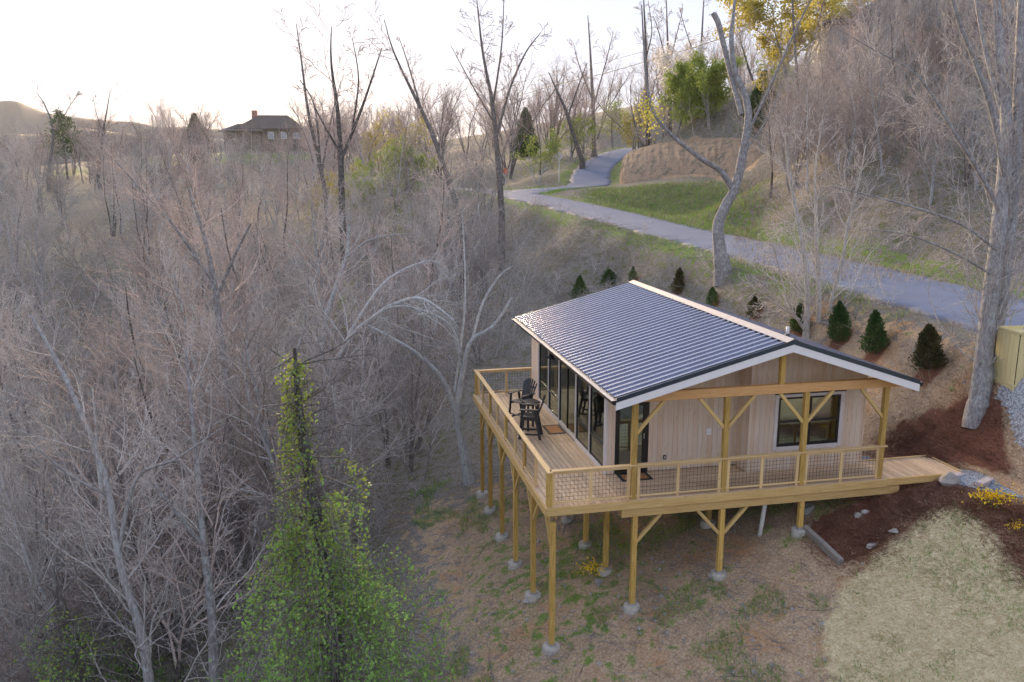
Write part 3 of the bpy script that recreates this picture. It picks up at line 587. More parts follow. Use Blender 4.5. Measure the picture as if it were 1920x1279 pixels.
while k < NR:
    n = min(3, NR-k); sheet(XE-.02, ZE-.005, XRG-.02, ZRG-.005, YF+k*PER, n); sheet(XE2+.02, ZE2-.006, XRG+.02, ZRG-.006, YF+k*PER, n); k += n
for x1, s in ((XRG-.2, -1), (XRG+.2, 1)):
    zz = zroof(x1); poly("ridge_cap", [(XRG, YF-.03, ZRG+.075), (XRG, YB+.02, ZRG+.075), (x1, YB+.02, zz+.048), (x1, YF-.03, zz+.048), (x1, YB+.02, zz+.03), (x1, YF-.03, zz+.03)], [(0, 3, 2, 1) if s < 0 else (0, 1, 2, 3), (3, 5, 4, 2) if s < 0 else (2, 4, 5, 3)], M['ridgecap'], rf)
for yy, sg in ((YF, -1), (YB, 1)):
    for x0, z0, x1, z1 in ((XE-.03, ZE-.01, XRG, ZRG), (XE2+.03, ZE2-.012, XRG, ZRG)):
        a, b = (yy-.03, yy+.004) if sg < 0 else (yy-.004, yy+.03); slab("rake_flashing", min(x0, x1), z0 if x0 < x1 else z1, max(x0, x1), z1 if x0 < x1 else z0, .115, a, b, M['flash'], rf).location.z = .045
        a, b = (yy-.022, yy+.02) if sg < 0 else (yy-.02, yy+.022); slab("rake_board", min(x0, x1), z0 if x0 < x1 else z1, max(x0, x1), z1 if x0 < x1 else z0, .20, a, b, M['white'], rf).location.z = -.072
box("eave_fascia", (XE-.005, YF, ZE-.2), (XE+.025, YB, ZE-.02), M['flash'], rf); box("eave_fascia", (XE2-.025, YF, ZE2-.2), (XE2+.005, YB, ZE2-.02), M['white'], rf)
def gutter(x, sgn, z):
    pr = [(0, 0), (0, -.11), (.10, -.11), (.125, -.02), (.125, 0)]; V = []
    for y in (YF-.02, YB+.02):
        for a, b in pr: V.append((x+sgn*a, y, z+b))
    n = len(pr); poly("gutter", V, [(i, i+1, n+i+1, n+i) for i in range(n-1)]+[tuple(range(n)), tuple(range(n, 2*n))[::-1]], M['black'], rf)
    poly("gutter_guard", [(x+sgn*.0, YF-.02, z+.012), (x+sgn*.14, YF-.02, z-.004), (x+sgn*.14, YB+.02, z-.004), (x+sgn*.0, YB+.02, z+.012), (x+sgn*.14, YF-.02, z-.02), (x+sgn*.14, YB+.02, z-.02)], [(0, 1, 2, 3), (1, 4, 5, 2)], M['gutterlid'], rf)
gutter(XE-.008, -1, ZE-.03); gutter(XE2+.008, 1, ZE2-.03)
vx = 7.55; cylinder("vent_pipe", (vx, 1.9, zroof(vx)-.05), (vx, 1.9, zroof(vx)+.30), .045, .045, M['pvc'], rf, 12); cylinder("vent_boot", (vx, 1.9, zroof(vx)-.04), (vx, 1.9, zroof(vx)+.1), .11, .06, M['black'], rf, 14)
# ---------------------------------------------------------------- vegetation tools
def bark(name, a, b, c, lichen=0.0, rough=.9):
    m = mat(name, a, rough, spec=.2); t = N(m, "ShaderNodeTexCoord"); mp = N(m, "ShaderNodeMapping"); mp.inputs["Scale"].default_value = (9, 9, 1.6); L(m, t.outputs["Object"], mp.inputs["Vector"])
    f = noise(m, mp.outputs[0], 2.2, 5, .65); colr = ramp(m, f, [(.3, a), (.52, b), (.72, c)])
    oi = N(m, "ShaderNodeObjectInfo"); v = mth(m, 'ADD', mth(m, 'MULTIPLY', oi.outputs["Random"], .75), .62); colr = mixc(m, 1.0, colr, mixc(m, 1.0, (1, 1, 1), v, 'MULTIPLY'), 'MULTIPLY')
    if lichen:
        n2 = noise(m, t.outputs["Object"], 5.5, 4, .6); k = mth(m, 'MULTIPLY', mth(m, 'MULTIPLY', mth(m, 'SUBTRACT', n2, .5), 9, True), lichen); colr = mixc(m, k, colr, (.50, .55, .56))
    L(m, colr, BS(m).inputs["Base Color"]); bump(m, f, .6, .02); return m
M['bark'] = bark('grey_bark', (.15, .145, .15), (.30, .29, .30), (.46, .45, .46), .35)
M['darkbark'] = bark('dark_bark', (.06, .052, .05), (.13, .115, .11), (.24, .22, .21), .2)
M['midbark'] = bark('furrowed_bark', (.075, .062, .058), (.165, .145, .14), (.28, .255, .25), .25)
M['pale'] = bark('lichen_pale_bark', (.24, .24, .25), (.40, .41, .43), (.58, .60, .62), .6)
M['birch'] = bark('mottled_white_bark', (.22, .19, .17), (.48, .45, .42), (.72, .70, .67), .3)
M['twig'] = bark('grey_twig', (.27, .255, .255), (.44, .42, .42), (.63, .605, .60))
M['rtwig'] = bark('reddish_twig', (.28, .22, .205), (.43, .36, .335), (.58, .51, .48))
def leafmat(name, a, b, c, trans=.35):
    m = mat(name, a, .6, spec=.3); g = N(m, "ShaderNodeNewGeometry"); f = noise(m, g.outputs["Position"], 1.3, 3); f2 = noise(m, g.outputs["Position"], 23, 2)
    colr = ramp(m, mth(m, 'ADD', mth(m, 'MULTIPLY', f, .55), mth(m, 'MULTIPLY', f2, .45)), [(.36, a), (.5, b), (.64, c)]); L(m, colr, BS(m).inputs["Base Color"])
    tl = N(m, "ShaderNodeBsdfTranslucent"); L(m, colr, tl.inputs[0]); mx = N(m, "ShaderNodeMixShader"); mx.inputs[0].default_value = trans; o = m.node_tree.nodes["Material Output"]
    L(m, BS(m).outputs[0], mx.inputs[1]); L(m, tl.outputs[0], mx.inputs[2]); L(m, mx.outputs[0], o.inputs[0]); return m
M['leaf'] = leafmat('fresh_green_leaf', (.13, .28, .06), (.24, .43, .10), (.38, .54, .17))
M['leafy'] = leafmat('yellow_green_leaf', (.17, .24, .04), (.28, .36, .065), (.42, .46, .12))
M['bud'] = leafmat('yellow_bud', (.28, .26, .04), (.42, .37, .06), (.55, .48, .12))
M['sun'] = leafmat('bright_yellow_leaf', (.38, .40, .04), (.52, .50, .06), (.62, .58, .12))
M['needle'] = leafmat('evergreen_needle', (.02, .055, .016), (.045, .105, .028), (.09, .16, .045), .15)
M['needleb'] = leafmat('bronze_evergreen_needle', (.03, .035, .012), (.055, .06, .02), (.11, .085, .035), .15)
M['petal'] = leafmat('yellow_petal', (.62, .42, .01), (.78, .56, .02), (.85, .68, .05), .3)
M['blossom'] = leafmat('white_blossom', (.55, .54, .52), (.68, .67, .66), (.78, .77, .77), .3)
M['grass'] = leafmat('spring_grass', (.12, .24, .045), (.21, .36, .075), (.35, .45, .14), .3)
M['straw'] = leafmat('dry_straw', (.46, .37, .20), (.66, .56, .35), (.84, .76, .55), .2)
M['mulchs'] = leafmat('pine_straw', (.11, .048, .032), (.23, .11, .075), (.40, .235, .17), .1)
M['hay'] = leafmat('dead_grass', (.19, .15, .10), (.32, .27, .19), (.46, .40, .31), .2)
def nrm3(v): l = math.sqrt(v[0]*v[0]+v[1]*v[1]+v[2]*v[2]) or 1; return (v[0]/l, v[1]/l, v[2]/l)
def perp(R, d):
    while True:
        v = (R.uniform(-1, 1), R.uniform(-1, 1), R.uniform(-1, 1)); k = v[0]*d[0]+v[1]*d[1]+v[2]*d[2]; w = (v[0]-k*d[0], v[1]-k*d[1], v[2]-k*d[2])
        if w[0]**2+w[1]**2+w[2]**2 > .05: return nrm3(w)
def grow(R, p, d, Ln, r, lev, out, K):
    """one branch with its side branches; K: nch, ang, ratio, up, wob, maxlev, seg"""
    n = 2 if lev >= K['maxlev'] else max(3, min(9, int(Ln/K['seg'][min(lev, len(K['seg'])-1)])+1)); st = Ln/n; pts = [p]; rad = [r]; dirs = [d]
    for i in range(n):
        w = K['wob'][min(lev, len(K['wob'])-1)]; up = K['up'][min(lev, len(K['up'])-1)]
        d = nrm3((d[0]+R.gauss(0, w), d[1]+R.gauss(0, w), d[2]+R.gauss(0, w)+up)); p = (p[0]+d[0]*st, p[1]+d[1]*st, p[2]+d[2]*st)
        pts.append(p); rad.append(max(K['rmin']*.55, r*(1-(i+1)/n*.82))); dirs.append(d)
    out.append((pts, rad, lev))
    if lev >= K['maxlev']: return
    nc = K['nch'][lev]; nc = max(1, int(nc*R.uniform(.75, 1.25)))
    for j in range(nc):
        t = K['t0'][lev]+(1-K['t0'][lev])*(j+R.uniform(.1, .9))/nc; q = t*n; k = min(int(q), n-1); f = q-k; a, b = pts[k], pts[k+1]; pp = tuple(a[i]+(b[i]-a[i])*f for i in range(3))
        ang = K['ang'][lev]*R.uniform(.7, 1.3); s = perp(R, dirs[k]); c, sn = math.cos(ang), math.sin(ang); dd = nrm3(tuple(dirs[k][i]*c+s[i]*sn for i in range(3)))
        ll = Ln*K['ratio'][lev]*R.uniform(.6, 1.25)*(1.15-.65*t); rr = max(K['rmin'], min(rad[k]*.62, ll*K['slim'])); grow(R, pp, dd, ll, rr, lev+1, out, K)
def tubes(lines, rbig=.03, nbig=8, nmid=5):
    """all polylines -> vertices, quads (3-sided twigs, rounder trunks)"""
    Vs = []; Fs = []; off = 0
    for ns, sel in ((3, lambda r: r < .018), (nmid, lambda r: .018 <= r < rbig*3), (nbig, lambda r: r >= rbig*3)):
        grp = [l for l in lines if sel(l[1][0])]
        if not grp: continue
        cnt = np.array([len(l[0]) for l in grp]); P = np.concatenate([np.asarray(l[0], float) for l in grp]); Rr = np.concatenate([np.asarray(l[1], float) for l in grp])
        end = np.cumsum(cnt); st = end-cnt; T = np.zeros_like(P); T[1:-1] = P[2:]-P[:-2]; T[st] = P[st+1]-P[st]; T[end-1] = P[end-1]-P[end-2]; T /= np.linalg.norm(T, axis=1)[:, None]+1e-9
        ref = np.tile(np.array((.31, .87, .38)), (len(P), 1)); bad = np.abs((ref*T).sum(1)) > .93; ref[bad] = (.9, -.2, .37); U = np.cross(T, ref); U /= np.linalg.norm(U, axis=1)[:, None]+1e-9; W = np.cross(T, U)
        a = np.arange(ns)*2*math.pi/ns; V = P[:, None]+Rr[:, None, None]*(np.cos(a)[None, :, None]*U[:, None]+np.sin(a)[None, :, None]*W[:, None]); Vs.append(V.reshape(-1, 3))
        keep = np.ones(len(P), bool); keep[end-1] = False; i = np.nonzero(keep)[0]; k = np.arange(ns); k2 = (k+1) % ns
        F = np.stack([i[:, None]*ns+k, i[:, None]*ns+k2, (i[:, None]+1)*ns+k2, (i[:, None]+1)*ns+k], -1).reshape(-1, 4)+off; Fs.append(F); off += len(V.reshape(-1, 3))
    return np.concatenate(Vs), np.concatenate(Fs)
def tube_mesh(name, lines, mt, **kw): V, F = tubes(lines, **kw); return mesh_np(name, V, F4=F, smooth=True, mat=mt)
def leaf_quads(C, size, seed, flatn=.0, D=None, aspect=.55):
    """a small four-cornered leaf at every centre"""
    r = np.random.default_rng(seed); n = len(C); C = np.asarray(C, float); a = r.normal(size=(n, 3)); a[:, 2] *= (1-flatn)
    if D is not None: a = a*.5+np.asarray(D)*1.2
    a /= np.linalg.norm(a, axis=1)[:, None]; b = r.normal(size=(n, 3)); b -= (b*a).sum(1)[:, None]*a; b /= np.linalg.norm(b, axis=1)[:, None]; s = size*r.uniform(.6, 1.35, n)[:, None]
    V = np.stack([C-a*s*.5, C+b*s*aspect*.5, C+a*s*.5, C-b*s*aspect*.5], 1).reshape(-1, 3); return V, np.arange(4*n).reshape(-1, 4)
KT = dict(nch=[13, 7, 5], ang=[.75, .7, .7], ratio=[.52, .5, .5], up=[.10, .10, .05], wob=[.10, .15, .20], maxlev=3, seg=[1.1, .55, .3, .18], t0=[.22, .2, .15], rmin=.0085, slim=.014)
def tree_lines(seed, h, r, K, lean=0., stems=1, spread=.25):
    R = random.Random(seed); out = []
    for s in range(stems):
        a = R.uniform(0, 6.28); k = lean+(spread*R.uniform(.5, 1.2) if stems > 1 else 0); d = nrm3((math.cos(a)*k, math.sin(a)*k, 1)); q = R.uniform(.8, 1.1)
        grow(R, (math.cos(a)*.12*(stems > 1), math.sin(a)*.12*(stems > 1), -.35), d, h*q, r*q, 0, out, K)
    return out
def variant(name, seed, h, r, K, tm='bark', wm='twig', stems=1, lean=.05, spread=.25):
    ls = tree_lines(seed, h, r, K, lean, stems, spread); big = [l for l in ls if l[2] == 0]; tw = [l for l in ls if l[2] > 0]
    return tube_mesh(name+"_trunk", big, M[tm]), tube_mesh(name+"_crown", tw, M[wm])
def KV(**k): d = dict(KT); d.update(k); return d
TREES = [variant("thicket_tree", 100+i, (10, 9, 11, 8.5, 10, 9)[i], (.12, .10, .14, .09, .12, .11)[i], KV(nch=[16, 8, 6], up=[.12, .10, .04]), ('bark', 'darkbark', 'pale', 'bark', 'darkbark', 'pale')[i], ('twig', 'twig', 'rtwig', 'twig', 'rtwig', 'twig')[i], stems=(1, 2, 1, 3, 1, 2)[i], spread=.3) for i in range(6)]
SAPS = [variant("sapling", 200+i, (6, 5.2, 6.8, 4.6)[i], .05, KV(nch=[14, 6, 4], ratio=[.45, .5, .5], maxlev=3, rmin=.0075), 'bark', ('twig', 'rtwig', 'twig', 'rtwig')[i], stems=(2, 3, 1, 4)[i], spread=.45) for i in range(4)]
TALL = [variant("tall_tree", 300+i, (16, 18, 15, 17)[i], (.20, .22, .18, .2)[i], KV(nch=[17, 8, 5], ang=[.6, .65, .7], ratio=[.40, .5, .5], up=[.06, .13, .06], t0=[.33, .2, .15], rmin=.011, slim=.012), 'darkbark', 'rtwig', stems=(1, 2, 1, 3)[i], spread=.18) for i in range(4)]
def plant(name, var, x, y, s, rz, label, group, cat="tree", tilt=0., parts=("trunk", "crown"), z=None):
    e = empty(name, (x, y, g1(x, y) if z is None else z), label, cat, group, rz=rz); e.scale = (s, s, s*random.uniform(.92, 1.08)); e.rotation_euler = (random.uniform(-tilt, tilt), random.uniform(-tilt, tilt), rz)
    for nm, me in zip(parts, var): mobj(nm, me, e)
    return e
LOOK = {"thicket_tree": ("single-stemmed grey bare tree", "twin-stemmed dark bare tree", "pale-barked, reddish-twigged bare tree", "three-stemmed grey bare tree", "dark-barked, reddish-twigged bare tree", "twin-stemmed pale-barked bare tree"),
        "sapling": ("two-stemmed bare sapling", "three-stemmed reddish bare sapling", "single-stemmed bare sapling", "four-stemmed reddish bare sapling"), "tall_tree": ("single-trunk tall bare tree", "twin-trunk tall bare tree", "slim single-trunk bare tree", "three-trunk bare tree")}
def where_thicket(u, d):
    a = "low in the thicket" if d < 31 else "midway up the thicket" if d < 58 else "high in the thicket"
    return a+(" near the left edge" if u < 320 else " behind the vine-covered tree" if u < 640 else " towards the cabin")
def where_ridge(u): return "in the ridge wood just right of the hilltop house" if u < 720 else "in the ridge wood behind the thicket's middle" if u < 900 else "in the ridge wood behind the road junction" if u < 1060 else "in the wood where the side road climbs" if u < 1180 else "in the wood above the clay bank" if u < 1320 else "in the wood behind the forked roadside tree"
def where_lawn(u): return "on the far-left skyline beside the dark pine" if u < 215 else "on the skyline around the dark cone-shaped conifer" if u < 410 else "on the skyline close to the hilltop house" if u < 580 else "on the skyline right of the hilltop house"
def where_hill(u, d): return ("low on the right hillside" if d < 54 else "high on the right hillside")+(" behind the white stems" if u < 1640 else " left of the twin-trunk tree" if u < 1800 else " behind the twin-trunk tree")
def blocked(x, y, m=0.0):
    if -3.2-m < x < 17 and -14 < y < 13.5+m: return True
    if -1 < x < 17 and 13 < y < 24: return True
    return float(road_dist(np.array([x]), np.array([y]))[0]) < 1.6
R0 = random.Random(5)
# the thicket that fills the left slope
n = 0; tries = 0; placed = []
while n < 190 and tries < 5000:
    tries += 1; d = math.exp(R0.uniform(math.log(21), math.log(150))); u = R0.uniform(-120, 960); p = at(u, 600, d); x, y = p[0], p[1]
    if blocked(x, y): continue
    if any((x-a)**2+(y-b)**2 < (.030*d)**2+.5 for a, b in placed): continue
    if d < 27 and 330 < u < 870: continue
    placed.append((x, y)); tall = d > 50 and R0.random() < .25
    if R0.random() < .34: q = R0.randrange(4); plant("sapling", SAPS[q], x, y, R0.uniform(.9, 1.35), R0.uniform(0, 6.28), LOOK["sapling"][q]+" "+where_thicket(u, d), "saplings in the left thicket", "sapling", .12)
    else: q = R0.randrange(6); plant("thicket_tree", TREES[q], x, y, R0.uniform(.7, 1.12), R0.uniform(0, 6.28), LOOK["thicket_tree"][q]+" "+where_thicket(u, d), "bare trees of the left thicket", "tree", .08)
    n += 1
n = 0
while n < 95:
    d = math.exp(R0.uniform(math.log(23), math.log(75))); u = R0.uniform(-100, 940); p = at(u, 600, d); x, y = p[0], p[1]
    if blocked(x, y) or (d < 28 and 380 < u < 870): continue
    q = R0.randrange(4); plant("sapling", SAPS[q], x, y, R0.uniform(.8, 1.25), R0.uniform(0, 6.28), LOOK["sapling"][q]+" "+where_thicket(u, d), "saplings in the left thicket", "sapling", .2); n += 1
n = 0
while n < 75:
    u = R0.uniform(-120, 700); d = R0.uniform(92, 198); p = at(u, 300, d); x, y = p[0], p[1]
    if blocked(x, y) or (d > 178 and 400 < u < 600): continue
    q = R0.randrange(6); plant("thicket_tree", TREES[q], x, y, R0.uniform(.75, 1.15), R0.uniform(0, 6.28), LOOK["thicket_tree"][q]+" in the distant woods below the "+("dark pine" if u < 250 else "hilltop house" if u < 560 else "sunset trees"), "bare trees of the left thicket", "tree", .08); n += 1
# the wood along the ridge behind the road
n = 0
while n < 105:
    u = R0.uniform(580, 1460); d = R0.uniform(112, 200); p = at(u, 300, d); x, y = p[0], p[1]
    if float(road_dist(np.array([x]), np.array([y]))[0]) < 3: continue
    q = R0.randrange(4); plant("ridge_tree", TALL[q], x, y, R0.uniform(.55, .95), R0.uniform(0, 6.28), LOOK["tall_tree"][q]+" "+where_ridge(u), "bare trees along the ridge", "tree", .05); n += 1
for u, d, s in [(20, 175, .8), (60, 185, .7), (90, 165, .9), (-60, 150, .8), (-10, 160, .75), (35, 150, .8), (70, 172, .8), (110, 155, .75), (135, 182, .85), (165, 160, .7), (200, 160, .8), (235, 165, .75), (265, 170, .8), (275, 205, .95), (300, 170, .7), (322, 208, 1.1), (330, 185, .9), (360, 190, .9), (372, 208, 1.05), (395, 188, .8), (415, 205, .9), (440, 190, .65), (455, 178, .6), (530, 185, .6), (555, 200, .8), (572, 190, .8), (588, 182, .9), (605, 178, .8), (630, 185, .9), (650, 175, .85), (670, 185, .9), (690, 180, .8), (715, 178, .85), (735, 185, .85), (760, 175, .8), (150, 170, .8), (185, 180, .95), (215, 172, .7), (250, 185, .7), (290, 195, 1.0), (310, 200, 1.05), (345, 200, 1.1), (385, 205, 1.0), (405, 200, .75), (425, 215, .7), (-30, 180, .8), (590, 205, .8), (615, 195, .9)]:
    p = at(u, 300, d); q = R0.randrange(4); plant("horizon_tree", TALL[q], p[0], p[1], s*.82, R0.uniform(0, 6.28), LOOK["tall_tree"][q]+" "+where_lawn(u), "bare trees round the hilltop lawn", "tree", .06)
# brushy hillside above the road on the right
R0 = random.Random(23)
n = 0
while n < 190:
    u = R0.uniform(1390, 1960); d = R0.uniform(42, 92); p = at(u, 300, d); x, y = p[0], p[1]
    if float(road_dist(np.array([x]), np.array([y]))[0]) < 2.5 or (u < 1470 and d > 60): continue
    if d > 80 and 1540 < u < 1870: continue
    if R0.random() < .62: q = R0.randrange(4); plant("sapling", SAPS[q], x, y, R0.uniform(.6, 1.0), R0.uniform(0, 6.28), LOOK["sapling"][q]+" "+where_hill(u, d), "saplings on the hillside above the road", "sapling", .15)
    else: q = R0.randrange(6); plant("hillside_tree", TREES[q], x, y, R0.uniform(.5, .85), R0.uniform(0, 6.28), LOOK["thicket_tree"][q]+" "+where_hill(u, d), "bare trees on the hillside above the road", "tree", .08)
    n += 1
R0 = random.Random(29)
# undergrowth: arching canes and twigs, too many to count, one mass for each slope
def bush_lines(seed, h=2.3):
    R = random.Random(seed); out = []; K = KV(nch=[6, 3], ang=[.6, .7], ratio=[.5, .5], up=[-.06, 0], wob=[.14, .2], maxlev=2, seg=[.5, .4, .3], t0=[.25, .2], rmin=.0095, slim=.013)
    for s in range(7):
        a = R.uniform(0, 6.28); k = R.uniform(.2, 1.1); grow(R, (R.uniform(-.4, .4), R.uniform(-.4, .4), -.1), nrm3((math.cos(a)*k, math.sin(a)*k, 1)), h*R.uniform(.6, 1.2), .013, 0, out, K)
    return out
BUSH = [tubes(bush_lines(400+i)) for i in range(5)]
def mass(name, pts, mt, label, smin=.7, smax=1.4):
    Vs = []; Fs = []; off = 0
    for (x, y), z in zip(pts, gz(np.array([p[0] for p in pts]), np.array([p[1] for p in pts]))):
        V, F = BUSH[R0.randrange(5)]; s = R0.uniform(smin, smax); a = R0.uniform(0, 6.28); c, sn = math.cos(a)*s, math.sin(a)*s
        W = np.stack([V[:, 0]*c-V[:, 1]*sn+x, V[:, 0]*sn+V[:, 1]*c+y, V[:, 2]*s*R0.uniform(.8, 1.2)+z], 1); Vs.append(W); Fs.append(F+off); off += len(V)
    return tag(mobj(name, mesh_np(name, np.concatenate(Vs), F4=np.concatenate(Fs), smooth=True, mat=M[mt])), label, "undergrowth", kind="stuff")
def scatter(n, fu, fd, ok):
    out = []
    while len(out) < n:
        p = at(fu(), 600, fd())
        if ok(p[0], p[1]): out.append((p[0], p[1]))
    return out
mass("undergrowth", scatter(165, lambda: R0.uniform(-120, 1000), lambda: math.exp(R0.uniform(math.log(22), math.log(95))), lambda x, y: not blocked(x, y, -.6)), 'twig', "tangled bare undergrowth covering the left slope")
mass("undergrowth", scatter(48, lambda: R0.uniform(-120, 900), lambda: R0.uniform(85, 190), lambda x, y: not blocked(x, y, 0)), 'rtwig', "hazy bare brush on the far slope below the hilltop house", 1.5, 2.4)
mass("undergrowth", scatter(130, lambda: R0.uniform(1380, 1960), lambda: R0.uniform(38, 90), lambda x, y: float(road_dist(np.array([x]), np.array([y]))[0]) > 1.5), 'rtwig', "tangled bare brush covering the hillside above the road", .6, 1.2)
mass("undergrowth", [(R0.uniform(8, 15.6), R0.uniform(20, 60)) for _ in range(40)]+[(R0.uniform(1, 12), R0.uniform(14.5, 34)) for _ in range(34)]+[(R0.uniform(14.6, 15.8), R0.uniform(7, 22)) for _ in range(10)], 'twig', "low bare brush on the bank below the road behind the cabin", .3, .8)
# ---------------------------------------------------------------- single trees that the photo shows one by one
def guided(name, stems, label, tm='bark', wm='twig', K=None, group=None, seed=1, side=10, leaf=None, srat=.32, base=True, cat="tree", snap=False):
    """stems: lists of (pixel u, pixel v, distance, radius), from the ground or a fork up to the tip"""
    if snap:
        u0, v0, d0, _ = stems[0][0]; d1 = float((hit(u0, v0)-CAM)@FW); stems = [[(u, v, d+d1-d0, r*d1/d0) for u, v, d, r in st] for st in stems]
    R = random.Random(seed); K = K or KV(nch=[side, 6, 4], maxlev=3, rmin=.008); big = []; tw = []; tips = []
    P0 = at(*stems[0][0][:3]); gx0, gy0 = P0[0], P0[1]; gzz = g1(gx0, gy0) if base else P0[2]
    org = np.array((gx0, gy0, gzz))
    for si, st in enumerate(stems):
        pts = [np.array(at(u, v, d))-org for u, v, d, r in st]; rs = [s[3] for s in st]
        if si == 0 and base and pts[0][2] > .3: pts = [np.array((pts[0][0], pts[0][1], -.3))]+pts; rs = [rs[0]*1.15]+rs
        elif si == 0 and base: pts[0][2] = -.6
        if si == 0 and base:                             # root flare where the trunk meets the ground
            b0, b1 = pts[0], pts[1]; f_ = lambda z: b0+(b1-b0)*min(.8, (z-b0[2])/max(.5, b1[2]-b0[2])); r0_ = rs[0]; pts = [b0, f_(.04), f_(.3), f_(.75)]+pts[1:]; rs = [r0_*1.5, r0_*1.25, r0_*1.06, r0_]+rs[1:]
        arr = np.c_[np.array(pts), rs]; sm = smooth_path(arr, max(6, len(arr)*5)); jit = np.cumsum(np.array([[R.gauss(0, .012) for _ in range(3)] for _ in sm]), 0)*sm[:, 3:4].max()*2; sm[:, :3] += jit*np.linspace(0, 1, len(sm))[:, None]
        P = [tuple(p[:3]) for p in sm]; rad = [max(.006, p[3]) for p in sm]; big.append((P, rad, 0)); Ln = float(np.linalg.norm(np.diff(sm[:, :3], axis=0), axis=1).sum())
        n = len(P)
        for j in range(int(side*max(.5, min(2.2, Ln/6)))):
            t = R.uniform(.30 if si == 0 else .12, .99); k = min(int(t*(n-1)), n-2); d = nrm3(tuple(P[k+1][i]-P[k][i] for i in range(3))); s = perp(R, d); a = R.uniform(.45, 1.1); dd = nrm3(tuple(d[i]*math.cos(a)+s[i]*math.sin(a) for i in range(3)))
            ll = Ln*srat*R.uniform(.4, 1.2)*(1.25-.75*t); grow(R, P[k], dd, ll, max(.009, min(rad[k]*.42, ll*.0085)), 1, tw, K)
    e = empty(name, tuple(org), label, cat, group); mobj("trunk", tube_mesh(name+"_trunk", big, M[tm], nbig=10), e)
    if tw: mobj("crown", tube_mesh(name+"_crown", tw, M[wm]), e)
    if leaf:
        mt, cnt, size, sel = leaf; ends = [l[0] for l in tw if l[2] >= 2 and (sel is None or sel(l[0][-1]))]; C = []
        for q in range(cnt): l = R.choice(ends); k = R.randrange(1, len(l)); C.append([l[k][i]+R.gauss(0, size*.7) for i in range(3)])
        V, F = leaf_quads(C, size, seed); mobj("leaves", mesh_np(name+"_leaves", V, F4=F, mat=M[mt]), e)
    return e
# twin-trunked tree beside the gravel
guided("twin_trunk_tree", [[(1836, 766, 25.3, .30), (1846, 660, 25.3, .25), (1858, 560, 25.3, .235), (1872, 440, 25.4, .22), (1885, 320, 25.6, .2), (1890, 200, 25.8, .17), (1878, 60, 25.9, .13), (1866, -120, 26, .09)],
    [(1852, 766, 25.5, .26), (1862, 660, 25.6, .22), (1876, 560, 25.7, .2), (1892, 430, 25.8, .18), (1903, 280, 25.9, .16), (1908, 120, 26, .13), (1912, -60, 26.2, .1)],
    [(1876, 400, 25.4, .085), (1840, 330, 25, .075), (1790, 250, 24.6, .06), (1745, 175, 24.4, .045), (1705, 130, 24.2, .03), (1640, 95, 24, .02), (1570, 55, 23.8, .01)], [(1884, 330, 25.5, .10), (1862, 215, 25.1, .09), (1828, 115, 24.6, .07), (1800, 45, 24.2, .055), (1770, -60, 23.8, .04)],
    [(1870, 470, 25.3, .06), (1800, 420, 24.7, .045), (1700, 385, 24.2, .032), (1560, 350, 23.8, .014)], [(1868, 520, 25.3, .05), (1790, 475, 24.8, .035), (1700, 440, 24.4, .02), (1620, 430, 24.2, .01)], [(1892, 250, 25.8, .1), (1850, 100, 26.3, .08), (1825, -40, 26.8, .06)],
    [(1900, 330, 25.9, .08), (1945, 200, 26.3, .06), (1990, 60, 26.8, .04)], [(1878, 592, 25.75, .03), (1890, 590, 25.6, .022)]],
    "large bare twin-trunk tree with grey furrowed bark beside the gravel pad", 'bark', 'twig', side=24, seed=31, srat=.22, snap=True)
# crooked forked tree at the road edge
guided("forked_tree", [[(1362, 510, 43, .42), (1350, 470, 43, .33), (1346, 425, 43, .29), (1358, 390, 43, .27), (1376, 355, 43, .25), (1388, 310, 43, .23), (1400, 240, 43, .2), (1398, 190, 43, .18), (1378, 140, 43, .15), (1368, 75, 43, .12), (1372, 20, 43, .08), (1380, -60, 43, .05)],
    [(1372, 352, 43, .17), (1350, 320, 42.6, .15), (1318, 300, 42.2, .13), (1285, 275, 41.8, .115), (1250, 245, 41.4, .10), (1225, 210, 41.1, .085), (1213, 160, 40.9, .065), (1208, 90, 40.7, .05), (1204, 10, 40.5, .03)],
    [(1390, 215, 43, .13), (1376, 160, 43.3, .14), (1360, 100, 43.6, .14), (1346, 45, 43.8, .15), (1337, 27, 43.9, .15)], [(1402, 250, 43, .08), (1440, 170, 42.6, .07), (1490, 60, 42, .055), (1530, -20, 41.6, .03)], [(1392, 290, 43, .05), (1440, 220, 43.6, .035), (1470, 150, 44, .02)]],
    "crooked forked tree with a broken limb leaning beside the road", 'bark', 'twig', side=5, seed=41, srat=.22, snap=True)
lf = empty("leaf_cluster", tuple(at(1210, 210, 41.6)), "bright yellow-green leaf cluster on the forked tree's leaning limb", "leaves")
_r = np.random.default_rng(3); V_, F_ = leaf_quads(np.c_[_r.normal(0, .32, 420), _r.normal(0, .3, 420), _r.normal(0, .42, 420)]+np.where(_r.random((420, 1)) < .5, np.array([[0, 0, 0]]), np.array([[.45, 0, -.35]])), .13, 8); mobj("leaf_spray", mesh_np("leaf_spray", V_, F4=F_, mat=M['sun']), lf)["kind"] = "stuff"
